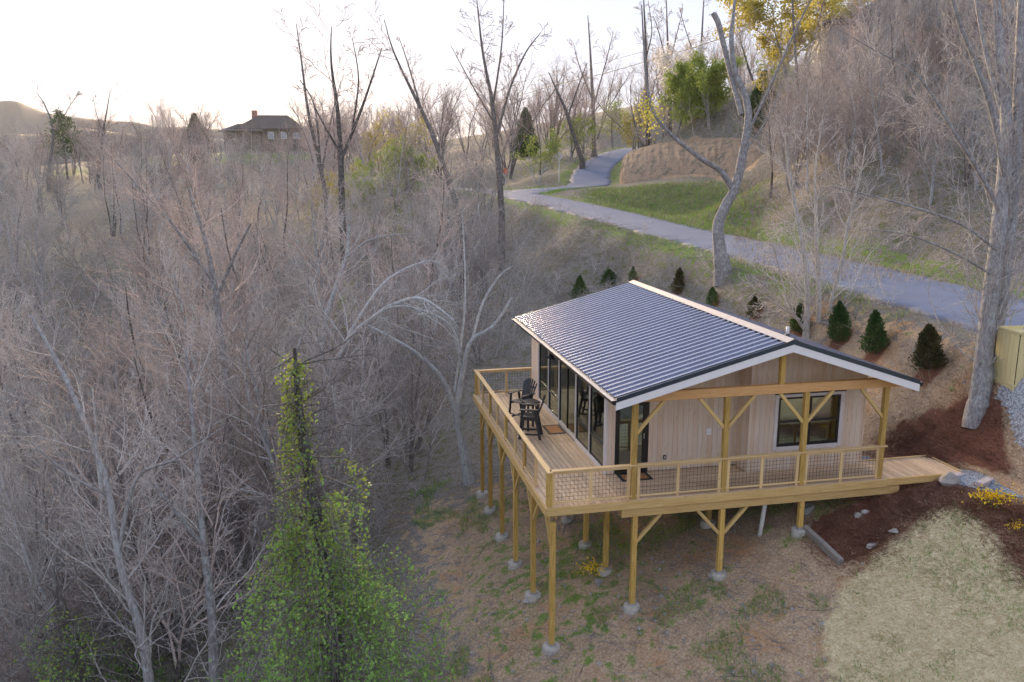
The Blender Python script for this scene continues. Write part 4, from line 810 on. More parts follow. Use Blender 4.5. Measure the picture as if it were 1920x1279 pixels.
# clump of white-mottled stems behind the cabin
guided("white_stem_clump", [[(1512, 640, 33.5, .13), (1514, 560, 33.5, .11), (1510, 500, 33.5, .095), (1497, 420, 33.4, .075), (1480, 330, 33.2, .05), (1470, 250, 33, .025)],
    [(1532, 642, 33.7, .11), (1536, 560, 33.8, .095), (1532, 480, 33.9, .08), (1530, 400, 34, .065), (1528, 320, 34.1, .045), (1540, 240, 34.2, .02)],
    [(1543, 645, 33.8, .09), (1560, 560, 33.7, .08), (1578, 490, 33.6, .07), (1592, 410, 33.5, .055), (1612, 330, 33.4, .035), (1622, 270, 33.3, .018)],
    [(1508, 620, 33.5, .05), (1480, 570, 33.1, .045), (1462, 510, 32.8, .03), (1445, 440, 32.5, .015)], [(1500, 600, 33.4, .04), (1440, 560, 32.9, .03), (1385, 520, 32.4, .014)]],
    "clump of slim white-mottled bare stems behind the cabin roof", 'birch', 'twig', side=26, seed=51, srat=.36, snap=True)
# pale lichen-covered tree arching beside the deck
guided("lichen_tree", [[(884, 905, 31.5, .19), (868, 840, 31.3, .16), (858, 770, 31, .13), (870, 690, 30.8, .10), (885, 640, 30.6, .085), (925, 612, 30.4, .065), (960, 560, 30.2, .03)],
    [(862, 800, 31, .10), (835, 720, 30.4, .09), (790, 670, 29.8, .075), (745, 640, 29.2, .06), (690, 610, 28.8, .03)], [(866, 700, 30.8, .07), (850, 620, 30.4, .06), (800, 585, 30, .05), (740, 575, 29.4, .035), (690, 600, 29, .02)], [(884, 645, 30.6, .06), (905, 570, 30.9, .05), (935, 520, 31.2, .03), (960, 500, 31.4, .015)], [(852, 735, 30.9, .05), (870, 600, 31.6, .045), (872, 500, 32, .03), (866, 400, 32.4, .015)]],
    "pale lichen-covered tree with arching tangled branches beside the deck's far corner", 'pale', 'pale', side=15, seed=61, srat=.30, snap=True, K=KV(nch=[9, 7, 4], up=[.0, -.03, -.02], wob=[.12, .2, .24], maxlev=3, rmin=.008))
guided("lichen_tree", [[(600, 760, 33, .12), (650, 640, 32.6, .10), (700, 595, 32.4, .085), (735, 572, 32.2, .07), (790, 560, 31.8, .05), (850, 600, 31.4, .02)], [(655, 625, 32.6, .06), (720, 530, 32.8, .045), (800, 490, 33, .03), (840, 505, 33.2, .015)]], "pale bent tree arching over the brush left of the cabin", 'pale', 'pale', side=14, seed=62, K=KV(nch=[9, 6, 4], up=[.0, -.02, -.02], maxlev=3, rmin=.008))
guided("pale_tree", [[(605, 640, 40, .12), (628, 545, 40, .10), (650, 480, 40, .085), (655, 425, 40, .06)], [(650, 482, 40, .06), (690, 452, 39.6, .045), (740, 440, 39.2, .03), (800, 440, 38.9, .012)]], "pale leaning tree with a forked white top in the thicket", 'pale', 'twig', side=9, seed=63)
guided("grey_tree", [[(428, 760, 30, .15), (415, 650, 30, .125), (405, 560, 30, .11), (395, 500, 30, .09), (378, 430, 30, .06), (350, 350, 30, .03)], [(405, 560, 30, .08), (440, 480, 29.6, .06), (470, 420, 29.2, .03)], [(400, 530, 30, .07), (330, 430, 29.5, .05), (260, 350, 29, .03), (215, 300, 28.6, .015)]], "grey forked tree spreading reddish branches in mid thicket", 'bark', 'rtwig', side=15, seed=64, srat=.34)
guided("dark_trunk_tree", [[(280, 1290, 22, .13), (262, 1180, 22, .115), (225, 1060, 22, .1), (205, 930, 22, .085), (175, 830, 22, .065), (120, 700, 22, .06), (60, 590, 22, .03)], [(222, 1040, 22, .06), (255, 900, 21.6, .05), (330, 860, 21.2, .03), (420, 800, 20.8, .012)], [(205, 930, 22, .05), (130, 890, 21.5, .04), (60, 830, 21, .02)]], "dark crooked tree trunk rising from the lower left thicket", 'bark', 'twig', side=13, seed=65)
guided("dark_trunk_tree", [[(402, 1270, 23, .14), (398, 1150, 23, .12), (385, 1040, 23, .10), (372, 900, 23, .08), (362, 780, 23, .05), (350, 660, 23, .03)], [(385, 1030, 23, .07), (330, 960, 22.6, .05), (280, 900, 22.3, .025)]], "dark straight trunk just left of the vine-covered tree", 'bark', 'twig', side=13, seed=66)
# skyline trees, each with its own outline
for st, lb, sd in (([[(612, 390, 72, .2), (598, 300, 72, .17), (580, 220, 72, .13), (566, 120, 72, .08), (556, 45, 72, .03)], [(600, 300, 72, .1), (590, 200, 71, .07), (562, 150, 71, .04)], [(604, 320, 72, .09), (622, 220, 73, .06), (640, 150, 73, .03)]], "tall forked bare tree right of the hilltop house against the glow", 71),
                   ([[(642, 400, 66, .26), (640, 300, 66, .22), (634, 210, 66, .16), (622, 120, 66, .09), (622, 50, 66, .03)], [(640, 300, 66, .14), (668, 230, 66, .12), (690, 170, 66, .09), (716, 90, 66, .04)], [(660, 245, 66, .09), (672, 150, 65, .06), (660, 70, 65, .025)], [(640, 290, 66, .1), (605, 230, 65, .07), (585, 190, 65, .03)]], "broad many-limbed bare tree against the sunset sky", 72),
                   ([[(868, 440, 60, .24), (838, 330, 60, .2), (808, 245, 60, .16), (770, 165, 60, .11), (738, 95, 60, .06), (722, 38, 60, .025)], [(790, 205, 60, .08), (765, 120, 59.5, .05), (748, 70, 59.5, .02)]], "bare tree leaning steeply left against the pale sky", 73),
                   ([[(940, 400, 64, .25), (932, 290, 64, .21), (922, 190, 64, .15), (905, 100, 64, .1), (893, 0, 64, .04)], [(930, 260, 64, .12), (955, 170, 64, .09), (985, 100, 64, .06), (1015, 60, 64, .025)], [(924, 200, 64, .09), (940, 90, 63, .06), (945, -10, 63, .025)], [(926, 230, 64, .08), (880, 150, 64.5, .05), (845, 85, 64.5, .02)]], "tall spreading bare tree above the road junction", 74),
                   ([[(1114, 288, 142, .42), (1113, 210, 142, .34), (1110, 130, 142, .22), (1104, 30, 142, .06)], [(1113, 200, 142, .16), (1135, 120, 142, .1), (1150, 60, 142, .04)], [(1112, 190, 142, .15), (1085, 120, 142, .09), (1075, 80, 142, .04)]], "tall straight pale tree where the side road climbs", 75),
                   ([[(1092, 300, 126, .4), (1076, 250, 126, .32), (1062, 205, 126, .25), (1045, 165, 126, .15), (1030, 130, 126, .06)], [(1066, 215, 126, .15), (1085, 160, 126, .1), (1100, 120, 126, .05)]], "dark leaning tree at the verge of the side road", 76),
                   ([[(1214, 250, 112, .3), (1212, 160, 112, .24), (1208, 70, 112, .16), (1203, -20, 112, .06)], [(1211, 110, 112, .1), (1222, 60, 112, .07), (1216, 5, 112, .03)]], "tall narrow bare tree rising over the clay bank", 77),
                   ([[(1256, 240, 118, .3), (1255, 150, 118, .24), (1252, 80, 118, .15), (1250, -10, 118, .05)], [(1255, 140, 118, .13), (1235, 60, 118, .07), (1225, 30, 118, .03)], [(1255, 120, 118, .12), (1270, 60, 118, .07), (1280, 20, 118, .03)]], "bare tree with a fan of upright limbs behind the wires", 78),
                   ([[(1310, 230, 112, .28), (1312, 140, 112, .2), (1315, 60, 112, .12), (1320, -20, 112, .05)], [(1312, 130, 112, .1), (1290, 70, 112, .06), (1275, 20, 112, .03)]], "slender bare tree beside the white-blossomed tree", 79),
                   ([[(1505, 330, 78, .22), (1502, 200, 78, .18), (1492, 90, 78, .12), (1486, -30, 78, .07)], [(1500, 170, 78, .1), (1530, 60, 78, .06), (1550, -20, 78, .03)]], "dark bare tree in front of the yellow budding tree", 80),
                   ([[(90, 330, 150, .3), (100, 250, 150, .2), (85, 200, 150, .1), (68, 175, 150, .04)], [(99, 260, 150, .12), (130, 200, 150, .06), (150, 175, 150, .03)]], "bare tree leaning over the low lawn at far left", 81),
                   ([[(185, 330, 150, .3), (192, 260, 150, .2), (200, 215, 150, .12), (208, 170, 150, .04)], [(193, 250, 150, .1), (180, 210, 150, .06), (175, 180, 150, .03)]], "slim forked bare tree right of the dark pine", 82)):
    guided("skyline_tree", st, lb, 'darkbark', 'rtwig', side=10, seed=sd, srat=.25, K=KV(nch=[12, 5, 3], rmin=.0022*(st[0][0][2]**.5)*.9+.006, maxlev=3))
# trees and shrubs in bud or flower
def cloud_tree(name, u, v, d, h, w, mt, cnt, size, label, seed, cat="tree", tm='bark', wm='twig'):
    p = at(u, v, d); x, y = p[0], p[1]; ls = tree_lines(seed, h*.95, .018*h, KV(nch=[11, 5, 3], maxlev=3, rmin=.011, ratio=[.5*w, .5, .5], up=[.06, .08, .03]), .05, 2, .25)
    z = g1(x, y); e = empty(name, (x, y, z), label, cat); mobj("trunk", tube_mesh(name, [l for l in ls if l[2] == 0], M[tm]), e); tw = [l for l in ls if l[2] > 0]; mobj("crown", tube_mesh(name, tw, M[wm]), e)
    r = random.Random(seed); C = []
    for _ in range(cnt): l = r.choice(tw)[0]; k = r.randrange(1, len(l)); C.append([l[k][i]+r.gauss(0, size*1.2) for i in range(3)])
    V, F = leaf_quads(C, size, seed, aspect=.7); mobj("leaves", mesh_np(name, V, F4=F, mat=M[mt]), e); return e
cloud_tree("budding_tree", 1500, 150, 84, 13, 1.5, 'bud', 18000, .26, "yellow-budding willow-like tree on the hill skyline", 91)
cloud_tree("blossom_tree", 1292, 230, 114, 10, 1.1, 'blossom', 7000, .26, "white-blossomed tree above the clay bank", 92)
cloud_tree("green_shrub", 1265, 258, 108, 7.5, 1.6, 'leafy', 14000, .26, "broad green leafing shrub on top of the clay bank", 93, "shrub")
cloud_tree("green_shrub", 1330, 258, 104, 6.5, 1.6, 'leafy', 11000, .26, "green shrub under the white-blossomed tree, at the bank's end", 94, "shrub")
cloud_tree("budding_tree", 1188, 255, 124, 7, 1.0, 'bud', 2200, .22, "small yellow-budding tree left of the clay bank", 95)
cloud_tree("green_shrub", 775, 380, 92, 8, 1.6, 'leafy', 11000, .15, "hazy yellow-green leafing tree in the thicket below the skyline", 96)
cloud_tree("green_shrub", 690, 420, 80, 7, 1.6, 'leafy', 8000, .13, "pale green leafing tree deep in the thicket", 97)
cloud_tree("green_shrub", 1005, 335, 112, 6, 1.4, 'leafy', 2600, .2, "olive-green shrub left of the round sign", 98, "shrub")
cloud_tree("green_shrub", 1075, 300, 135, 7, 1.4, 'leafy', 2600, .22, "olive-green shrub behind the dark leaning tree", 99, "shrub")
cloud_tree("green_shrub", 1150, 268, 158, 7, 1.4, 'leafy', 2200, .24, "olive-green shrub at the top of the side road", 101, "shrub")
cloud_tree("green_shrub", 1455, 215, 96, 5, 1.5, 'leafy', 2600, .2, "green thicket shrub below the yellow budding tree", 102, "shrub")
cloud_tree("budding_tree", 735, 330, 120, 9, 1.5, 'bud', 8000, .2, "yellow-olive budding tree below the leaning skyline tree", 103)
cloud_tree("budding_tree", 600, 430, 84, 6.5, 1.5, 'bud', 4500, .12, "faint yellowish budding tree under the broad many-limbed tree", 104)
cloud_tree("green_shrub", 640, 560, 48, 5, 1.5, 'leafy', 2600, .08, "sparse pale green shrub behind the arching lichen branches", 105, "shrub")
cloud_tree("green_shrub", 90, 860, 30, 4, 1.5, 'leafy', 1500, .07, "sparsely leafing shrub at the left edge of the thicket", 106, "shrub")
# vine-covered tree in the left foreground
def vine_tree(u, d, vtop, wbot, label, seed, nst, leaves, name="vine_covered_tree", pw=1.0, tmin=.0):
    p = at(u, 900, d); x, y = p[0], p[1]; z0 = g1(x, y); H = at(u, vtop, d)[2]-z0; R = random.Random(seed); big = []; tw = []; C = []
    sp = [(0, 0, -.3), (.05*H*.1, .1, H*.3), (-.15, .05, H*.6), (-.45, 0, H*.86), (-.5, 0, H)]; sm = smooth_path(np.c_[np.array(sp), [.22, .19, .15, .10, .03]], 26); big.append(([tuple(q[:3]) for q in sm], list(sm[:, 3]), 0))
    for k in range(26):
        t = R.uniform(.35, .98); q = sm[int(t*25)]; a = R.uniform(0, 6.28); grow(R, tuple(q[:3]), nrm3((math.cos(a), math.sin(a), R.uniform(-.1, .5))), R.uniform(.9, 2.6)*(1.2-.5*t), .03, 1, tw, KV(nch=[7, 6, 3], maxlev=3, up=[0, -.02, -.04], rmin=.007))
    for k in range(nst):                                # hanging strands of vine
        t = tmin+(1-tmin)*R.random()**.75; zt = H*(.97-.72*t); q = sm[min(25, int(zt/H*25))]; a = R.uniform(0, 6.28); lump = 1+1.0*_hash_noise(np.array([a*1.3]), np.array([zt*.8]), 1, seed)[0]+.5*_hash_noise(np.array([a*3.1]), np.array([zt*1.9]), 1, seed+2)[0]; rad = wbot*(.08+.95*t**pw)*R.uniform(.3, 1.0)*lump; pts = []; n = 8; Lz = R.uniform(.6, 1.9)*(.5+t)
        for j in range(n+1):
            s = j/n; rr = rad*math.sin(min(1, s*1.35)*math.pi/2); zz = zt+.35*math.sin(s*math.pi)*.8-Lz*s**1.7; pts.append((q[0]+math.cos(a)*rr+R.gauss(0, .05), q[1]+math.sin(a)*rr+R.gauss(0, .05), max(.1, zz)))
        tw.append((pts, [max(.004, .012*(1-j/(n+1))) for j in range(n+1)], 2))
        if R.random() < (.26 if t < .36 else .88) and _hash_noise(np.array([a*2.2]), np.array([zt*1.5]), 1, seed+5)[0] > -.13:
            for _ in range(int(leaves/nst*R.uniform(.4, 1.7))): s = R.random()**.6*n; k2 = min(int(s), n-1); f = s-k2; C.append([pts[k2][i]+(pts[k2+1][i]-pts[k2][i])*f+R.gauss(0, .085) for i in range(3)])
    e = empty(name, (x, y, z0), label, "tree"); mobj("trunk", tube_mesh(name, big, M['darkbark']), e); mobj("vines", tube_mesh(name, tw, M['midbark']), e)
    C = np.array(C); r = np.random.default_rng(seed); top = r.random(len(C)) < np.clip((C[:, 2]/H-.45)*2.2, .06, .85)
    for nm, sel, mt in (("leaves", ~top, 'leaf'), ("young_leaves", top, 'leafy')):
        V, F = leaf_quads(C[sel], .082, seed, aspect=.62); mobj(nm, mesh_np(name, V, F4=F, mat=M[mt]), e)
    return e
vine_tree(612, 17.5, 640, 3.3, "tall vine-covered tree draped in fresh green leaves in front of the thicket", 111, 900, 40000)
vine_tree(120, 21, 1075, 2.1, "leafy vine-clad bush at the lower left corner", 112, 260, 9000, "vine_covered_bush", .5, .2)
vine_tree(215, 23, 1130, 1.5, "smaller leafy vine-clad bush right of the corner bush", 113, 160, 4500, "vine_covered_bush", .5, .2)
# ---------------------------------------------------------------- furniture and small things on the deck
def bar_chair(x, y, ang, label):
    c = empty("bar_chair", (x, y, .001), label, "chair", "tall slatted chairs on the deck", rz=ang)     # faces local +x
    f = M['furn']; W = .29; SH = .74
    for sy in (-1, 1):
        beam("leg", (.30, sy*W, 0), (.20, sy*W, .98), .03, .085, f, c); beam("leg", (-.36, sy*W, 0), (-.17, sy*W, .96), .03, .085, f, c)
        beam("arm", (-.30, sy*(W+.03), 1.0), (.30, sy*(W+.03), .99), .125, .028, f, c); beam("side_rail", (-.24, sy*(W-.03), SH-.09), (.24, sy*(W-.03), SH-.05), .028, .09, f, c); beam("stretcher", (-.33, sy*(W-.02), .17), (.27, sy*(W-.02), .17), .028, .06, f, c)
    for xx, z in ((.27, .30), (-.31, .33)): beam("footrest", (xx, -W, z), (xx, W, z), .075, .028, f, c)
    for k in range(6): xx = -.24+k*.098; beam("seat_slat", (xx, -W+.01, SH-.02+(k-2)*.006), (xx, W-.01, SH-.02+(k-2)*.006), .086, .024, f, c)
    for k in range(7):
        o = (k-3)/3; beam("back_slat", (-.25, o*.20, SH-.04), (-.47, o*.285, SH+.70-.13*o*o), .072, .02, f, c)
    beam("back_rail", (-.30, -.25, SH+.10), (-.30, .25, SH+.10), .03, .07, f, c); beam("back_rail", (-.41, -.27, SH+.42), (-.41, .27, SH+.42), .03, .07, f, c)
    return c
bar_chair(.90, 5.66, math.atan2(.33, -.94), "dark tall slatted chair nearer the doormat, seen from its side")
bar_chair(1.00, 7.35, math.atan2(-.55, -.84), "dark tall slatted chair with its fan back towards the glass wall")
tb = empty("bar_table", (1.12, 6.5, .001), "small square dark table between the two tall chairs", "table", rz=.25)
for k in range(4): box("top_slat", (-.25, -.25+k*.126, .93), (.25, -.25+k*.126+.118, .955), M['furn'], tb)
for sx in (-1, 1):
    for sy in (-1, 1): box("leg", (sx*.19-.03, sy*.19-.03, 0), (sx*.19+.03, sy*.19+.03, .929), M['furn'], tb)
for sx in (-1, 1): box("apron", (sx*.19-.012, -.16, .84), (sx*.19+.012, .16, .925), M['furn'], tb); box("apron", (-.16, sx*.19-.012, .84), (.16, sx*.19+.012, .925), M['furn'], tb)
def mat_(x0, x1, y0, y1, lab):
    e = empty("doormat", ((x0+x1)/2, (y0+y1)/2, .002), lab, "doormat"); hx, hy = (x1-x0)/2, (y1-y0)/2; b = .09
    for lo, hi in (((-hx, -hy), (hx, -hy+b)), ((-hx, hy-b), (hx, hy)), ((-hx, -hy+b), (-hx+b, hy-b)), ((hx-b, -hy+b), (hx, hy-b))): box("rubber_border", (lo[0], lo[1], 0), (hi[0], hi[1], .014), M['rubber'], e, 0)
    box("coir_panel", (-hx+b, -hy+b, 0), (hx-b, hy-b, .012), M['coir'], e, 0)
mat_(1.56, 2.16, 5.78, 6.72, "brown doormat with black border at the sliding glass door"); mat_(2.5, 3.4, 1.30, 1.86, "brown doormat with black border at the porch door")
# ---------------------------------------------------------------- evergreens, flowers
def conifer_mesh(seed, h, w, mt, n=2600, taper=1.0):
    r = np.random.default_rng(seed); t = r.random(n)**.8; z = .05+h*t; prof = w/2*np.clip(1-(t*taper)**1.45, 0.03, 1)**.8*(.66+.34*np.minimum(1, t*5)); a = r.uniform(0, 6.283, n); lump = 1+.22*np.sin(a*2+t*7+seed*1.7)+.16*np.sin(a*5-t*15+seed); rad = prof*lump*r.uniform(.45, 1.12, n)
    C = np.c_[np.cos(a)*rad, np.sin(a)*rad, z]; D = np.c_[np.cos(a)*.7, np.sin(a)*.7, np.full(n, .9)]; V, F = leaf_quads(C, .16*h/1.5, seed, D=D, aspect=.30); return mesh_np("evergreen_foliage", V, F4=F, mat=M[mt])
EVL = ["evergreen shrub next to the mulch bed, nearest the big twin-trunk tree", "light green conical evergreen shrub, second from the twin-trunk tree", "dark evergreen shrub right of the white-stemmed clump", "evergreen shrub half hidden behind the white-stemmed clump", "rounded evergreen shrub peeping over the roof left of the white stems", "light green small evergreen shrub above the middle of the ridge", "thin browning evergreen shrub above the ridge near the roof peak", "dark round evergreen shrub up the bank beyond the roof's far corner", "evergreen shrub lowest on the bank, left of the far roof corner", "tiny evergreen shrub just above the far end of the ridge"]
for i, (p, (u, v, s)) in enumerate(zip(EVG, EVERGREEN)):
    d = float((np.array(p)-CAM)@FW); h = (76, 72, 66, 52, 40, 34, 44, 38, 40, 26)[i]/FPX*d; e = empty("evergreen_shrub", tuple(p), EVL[i], "shrub", "evergreen shrubs planted along the bank"); e.rotation_euler = (random.uniform(-.1, .1), random.uniform(-.12, .12), random.uniform(0, 6)); e.scale = (random.uniform(.85, 1.15), random.uniform(.85, 1.15), random.uniform(.9, 1.1))
    mobj("foliage", conifer_mesh(500+i, h, h*(.80, .74, .72, .8, .9, .85, .6, .95, .85, .85)[i], 'needleb' if i in (0, 4, 6) else 'needle', 2600 if i < 4 else 1600), e); cylinder("stem", (0, 0, -.15), (0, 0, h*.5), .03, .015, M['darkbark'], e, 6)
def flower_bush(u, v, s, lab, n, cat="flowers"):
    p = hit(u, v); r = np.random.default_rng(int(u)); e = empty("yellow_flower_bush", tuple(p), lab, cat); C = np.c_[r.normal(0, .34, n), r.normal(0, .26, n), np.abs(r.normal(.28, .13, n))]*s; tp = C[:, 2] > .2*s
    V, F = leaf_quads(C[~tp], .07*s, 1); mobj("leaves", mesh_np("leaves", V, F4=F, mat=M['leafy']), e); V, F = leaf_quads(C[tp], .085*s, 2, aspect=.8); mobj("petals", mesh_np("petals", V, F4=F, mat=M['petal']), e)["kind"] = "stuff"
    R = random.Random(int(u)); ls = []
    for _ in range(14): grow(R, (0, 0, -.05), nrm3((R.gauss(0, .6), R.gauss(0, .6), 1)), .4*s, .008, 2, ls, KV(maxlev=2, rmin=.003))
    mobj("stems", tube_mesh("stems", ls, M['rtwig']), e)
flower_bush(1860, 946, .75, "yellow flowering bush beside the blue gravel path", 420); flower_bush(1910, 996, .42, "tiny yellow flowering clump at the photo's right edge in the mulch", 160); flower_bush(1108, 1078, .7, "yellow-flowering clump under the deck beside a footing", 260)
p = hit(1880, 662); e = empty("small_bush", tuple(p), "small yellow-green bush between the twin-trunk tree and the wooden box", "shrub"); mobj("foliage", conifer_mesh(560, .6, .6, 'leafy', 700), e); cylinder("stem", (0, 0, -.1), (0, 0, .3), .02, .01, M['darkbark'], e, 6)
# ---------------------------------------------------------------- gravel, stones, timber edging, box
def drape(name, poly_xy, mt, lift, label, cat, dome=.0, step=.14):
    P = np.asarray(poly_xy, float); lo, hi = P.min(0), P.max(0); xs = np.arange(lo[0], hi[0]+step, step); ys = np.arange(lo[1], hi[1]+step, step); X, Y = np.meshgrid(xs, ys); k = in_poly(X.ravel(), Y.ravel(), P).reshape(X.shape); Z = gz(X.ravel(), Y.ravel()).reshape(X.shape)+lift
    i = np.arange(X.size).reshape(X.shape); f = (k[:-1, :-1] & k[1:, 1:] & k[:-1, 1:] & k[1:, :-1]); F = np.stack([i[:-1, :-1][f], i[:-1, 1:][f], i[1:, 1:][f], i[1:, :-1][f]], -1)
    return tag(mobj(name, mesh_np(name, np.stack([X, Y, Z], -1).reshape(-1, 3), F4=F, smooth=True, mat=mt)), label, cat, kind="structure")
def gravel_mat(nm, a, b, c, sc=38):
    m = mat(nm, a, .9, spec=.25); g = N(m, "ShaderNodeNewGeometry"); vo = N(m, "ShaderNodeTexVoronoi", Scale=sc); L(m, g.outputs["Position"], vo.inputs["Vector"]); s = N(m, "ShaderNodeSeparateColor"); L(m, vo.outputs["Color"], s.inputs[0])
    L(m, ramp(m, s.outputs[0], [(.1, a), (.5, b), (.9, c)]), BS(m).inputs["Base Color"]); bump(m, vo.outputs["Distance"], .9, -.02); return m
M['gravel'] = gravel_mat('blue_grey_gravel', (.13, .17, .23), (.24, .29, .37), (.42, .47, .54)); M['gravel2'] = gravel_mat('pale_grey_gravel', (.22, .23, .25), (.36, .38, .42), (.55, .57, .60), 30)
PATH = pix_poly([(1742, 893), (1797, 880), (1850, 888), (1925, 908), (2000, 930), (2000, 985), (1925, 938), (1880, 932), (1800, 912)])
drape("gravel_path", PATH, M['gravel'], .035, "blue-grey gravel path leading off the end of the ramp", "path", step=.05)
drape("gravel_pad", pix_poly([(1885, 712), (1935, 705), (2020, 760), (2020, 920), (1925, 885), (1900, 830), (1886, 775), (1862, 748)]), M['gravel2'], .03, "pale gravel pad around the wooden box", "path", step=.06)
drape("gravel_strip", [(9.85, 1.45), (9.85, 2.6), (10.6, 2.6), (10.9, 1.45)], M['gravel'], .03, "small patch of blue-grey gravel at the cabin's right corner", "path")
def rock(name, x, y, s, lab, mt='rock', seed=1, sink=.3, sq=(1, .8, .6), group=None, z=None, rz=0.):
    bm = bmesh.new(); bmesh.ops.create_icosphere(bm, subdivisions=2, radius=.5); R = random.Random(seed); ph = [R.uniform(0, 6) for _ in range(6)]
    for v in bm.verts: c = v.co; k = 1+.16*math.sin(c.x*7+ph[0])+.14*math.sin(c.y*8+ph[1])+.12*math.sin(c.z*9+ph[2])+R.uniform(-.05, .05); v.co = Vector((c.x*k*sq[0], c.y*k*sq[1], c.z*k*sq[2]))*s
    me = bpy.data.meshes.new(name); bm.to_mesh(me); bm.free(); me.materials.append(M[mt]); o = mobj(name, me, None, (x, y, (g1(x, y) if z is None else z)+s*sq[2]*(.5-sink))); o.rotation_euler.z = rz; return tag(o, lab, "stone", group)
rock("boulder", 11.5, -.32, .62, "pale boulder at the near edge of the ramp", seed=3, sq=(1.1, .7, .7))
for (u, v), lb in (((1622, 962), "mossy half-buried stone in the mulch under the ramp"), ((1608, 968), "small dark stone beside the half-buried stone in the mulch"), ((1676, 998), "pale flat stone at the lower edge of the mulch"), ((1634, 1025), "grey stone low in the mulch near the straw lawn"), ((990, 1128), "white stone chunk beside a round deck footing"), ((1122, 1090), "white stone leaning on a footing under the deck"), ((1176, 1140), "pale stone at the foot of the second front post"), ((1336, 1082), "pale stone at the foot of the third front post"), ((912, 962), "pale rock beside a far deck post"), ((930, 1010), "white stone by the left row of posts")):
    p = hit(u, v); rock("stone", p[0], p[1], .24, lb, seed=int(u), sq=(1.1, .8, .6))
for k, (x, y) in enumerate((tuple(hit(1796, 893)[:2]), tuple(hit(1853, 902)[:2]))):
    o = box("stone_step", (-.5, -.11, 0), (.5, .11, .12), M['slab'] if 'slab' in M else M.setdefault('slab', flat('pink_stone', (.52, .46, .47), .85, var=.15)), None, .015); o.location = (x, y, g1(x, y)+.02); o.rotation_euler = (0, -.04, math.radians((6, 22)[k])); tag(o, ("long pinkish stone step set in the gravel near the ramp", "long pinkish stone step lower down the gravel path")[k], "step")
a, b = np.array(hit(1507, 992)), np.array(hit(1577, 1058)); m_ = a*.48+b*.52; m_[2] = g1(m_[0], m_[1])
for q0, q1, lb in ((a, m_, "weathered grey edging timber beside the third front post"), (m_+(b-m_)*.02, b, "lower weathered grey edging timber holding the mulch")):
    o = beam("edging_timber", (q0[0], q0[1], q0[2]+.06), (q1[0], q1[1], q1[2]+.06), .15, .2, M['board'], None, .012); tag(o, lb, "timber", "timbers edging the mulch bed")
bl = empty("cinder_block", tuple(hit(1513, 960)), "grey concrete block on the ground behind the right front post", "block", rz=.5)
for lo, hi in (((-.2, -.1), (.2, -.065)), ((-.2, .065), (.2, .1)), ((-.2, -.065), (-.165, .065)), ((.165, -.065), (.2, .065)), ((-.018, -.065), (.018, .065))): box("block_wall", (lo[0], lo[1], 0), (hi[0], hi[1], .195), M['block'], bl, 0)
p = hit(1424, 1003); tag(cylinder("drain_pipe", (p[0], p[1], p[2]-.1), (p[0]+.25, p[1]+.15, -.3), .062, .062, M['pvc']), "long white plastic pipe slanting down under the porch", "pipe")
p = hit(1458, 958); tag(cylinder("drain_pipe", (p[0], p[1]+.6, -.86), (p[0]+.02, p[1]+.6, -.3), .05, .05, M['pvc']), "short white plastic pipe stub under the porch", "pipe")
hs = empty("tubing_coil", (2.75, 3.7, -1.15), "coil of blue tubing with metal rods hanging under the deck", "coil"); 
t_ = np.linspace(0, 2*math.pi, 41)
for k in range(4): mobj("blue_tube", tube_mesh("blue_tube", [([(.74*math.cos(q)*(1-.05*k), .25*math.sin(q)+.05*k, .42*math.sin(q)*(1-.04*k)) for q in t_], [.03]*41, 0)], M['blue']), hs)
for k in range(5): beam("steel_rod", (-.35+k*.14, .02, .38), (-.12+k*.14, .05, -.36), .02, .02, M['steel'], hs, 0)
box("white_tag", (-.1, -.06, -.62), (.05, -.03, -.42), M['white'], hs, 0); box("white_panel", (-.5, .0, -.2), (-.34, .02, .3), M['white'], hs, 0)
bx = empty("wooden_box", tuple(hit(1900, 729)), "new pale pine box enclosure on the gravel at the right edge", "box", rz=math.radians(-8)); bx.location.z = g1(bx.location.x, bx.location.y)
H_ = 1.62; W_ = 1.5; D_ = .95
for k in range(7): box("wall_plank", (.02+k*W_/7, -.022, .06), (.02+(k+1)*W_/7-.008, -.002, H_-.04), M['box'], bx, .003)
for k in range(5): box("wall_plank", (-.02, k*D_/5, .06), (0, (k+1)*D_/5-.008, H_-.04), M['box'], bx, .003); box("wall_plank", (W_+.022, k*D_/5, .06), (W_+.042, (k+1)*D_/5-.008, H_-.04), M['box'], bx, .003)
for k in range(7): box("wall_plank", (.02+k*W_/7, D_+.002, .06), (.02+(k+1)*W_/7-.008, D_+.022, H_-.04), M['box'], bx, .003)
box("base_board", (-.06, -.05, -.2), (W_+.06, -.024, .12), M['box'], bx); box("base_board", (-.06, -.02, -.2), (-.024, D_+.05, .12), M['box'], bx); box("lid_frame", (-.05, -.05, H_-.038), (.06, D_+.05, H_+.03), M['box'], bx); box("lid_frame", (.062, -.05, H_-.038), (W_+.06, .06, H_+.03), M['box'], bx); box("lid_frame", (.062, D_-.06, H_-.038), (W_+.06, D_+.05, H_+.03), M['box'], bx); box("lid_panel", (.062, .062, H_-.06), (W_+.05, D_-.062, H_-.03), M['box'], bx, 0)
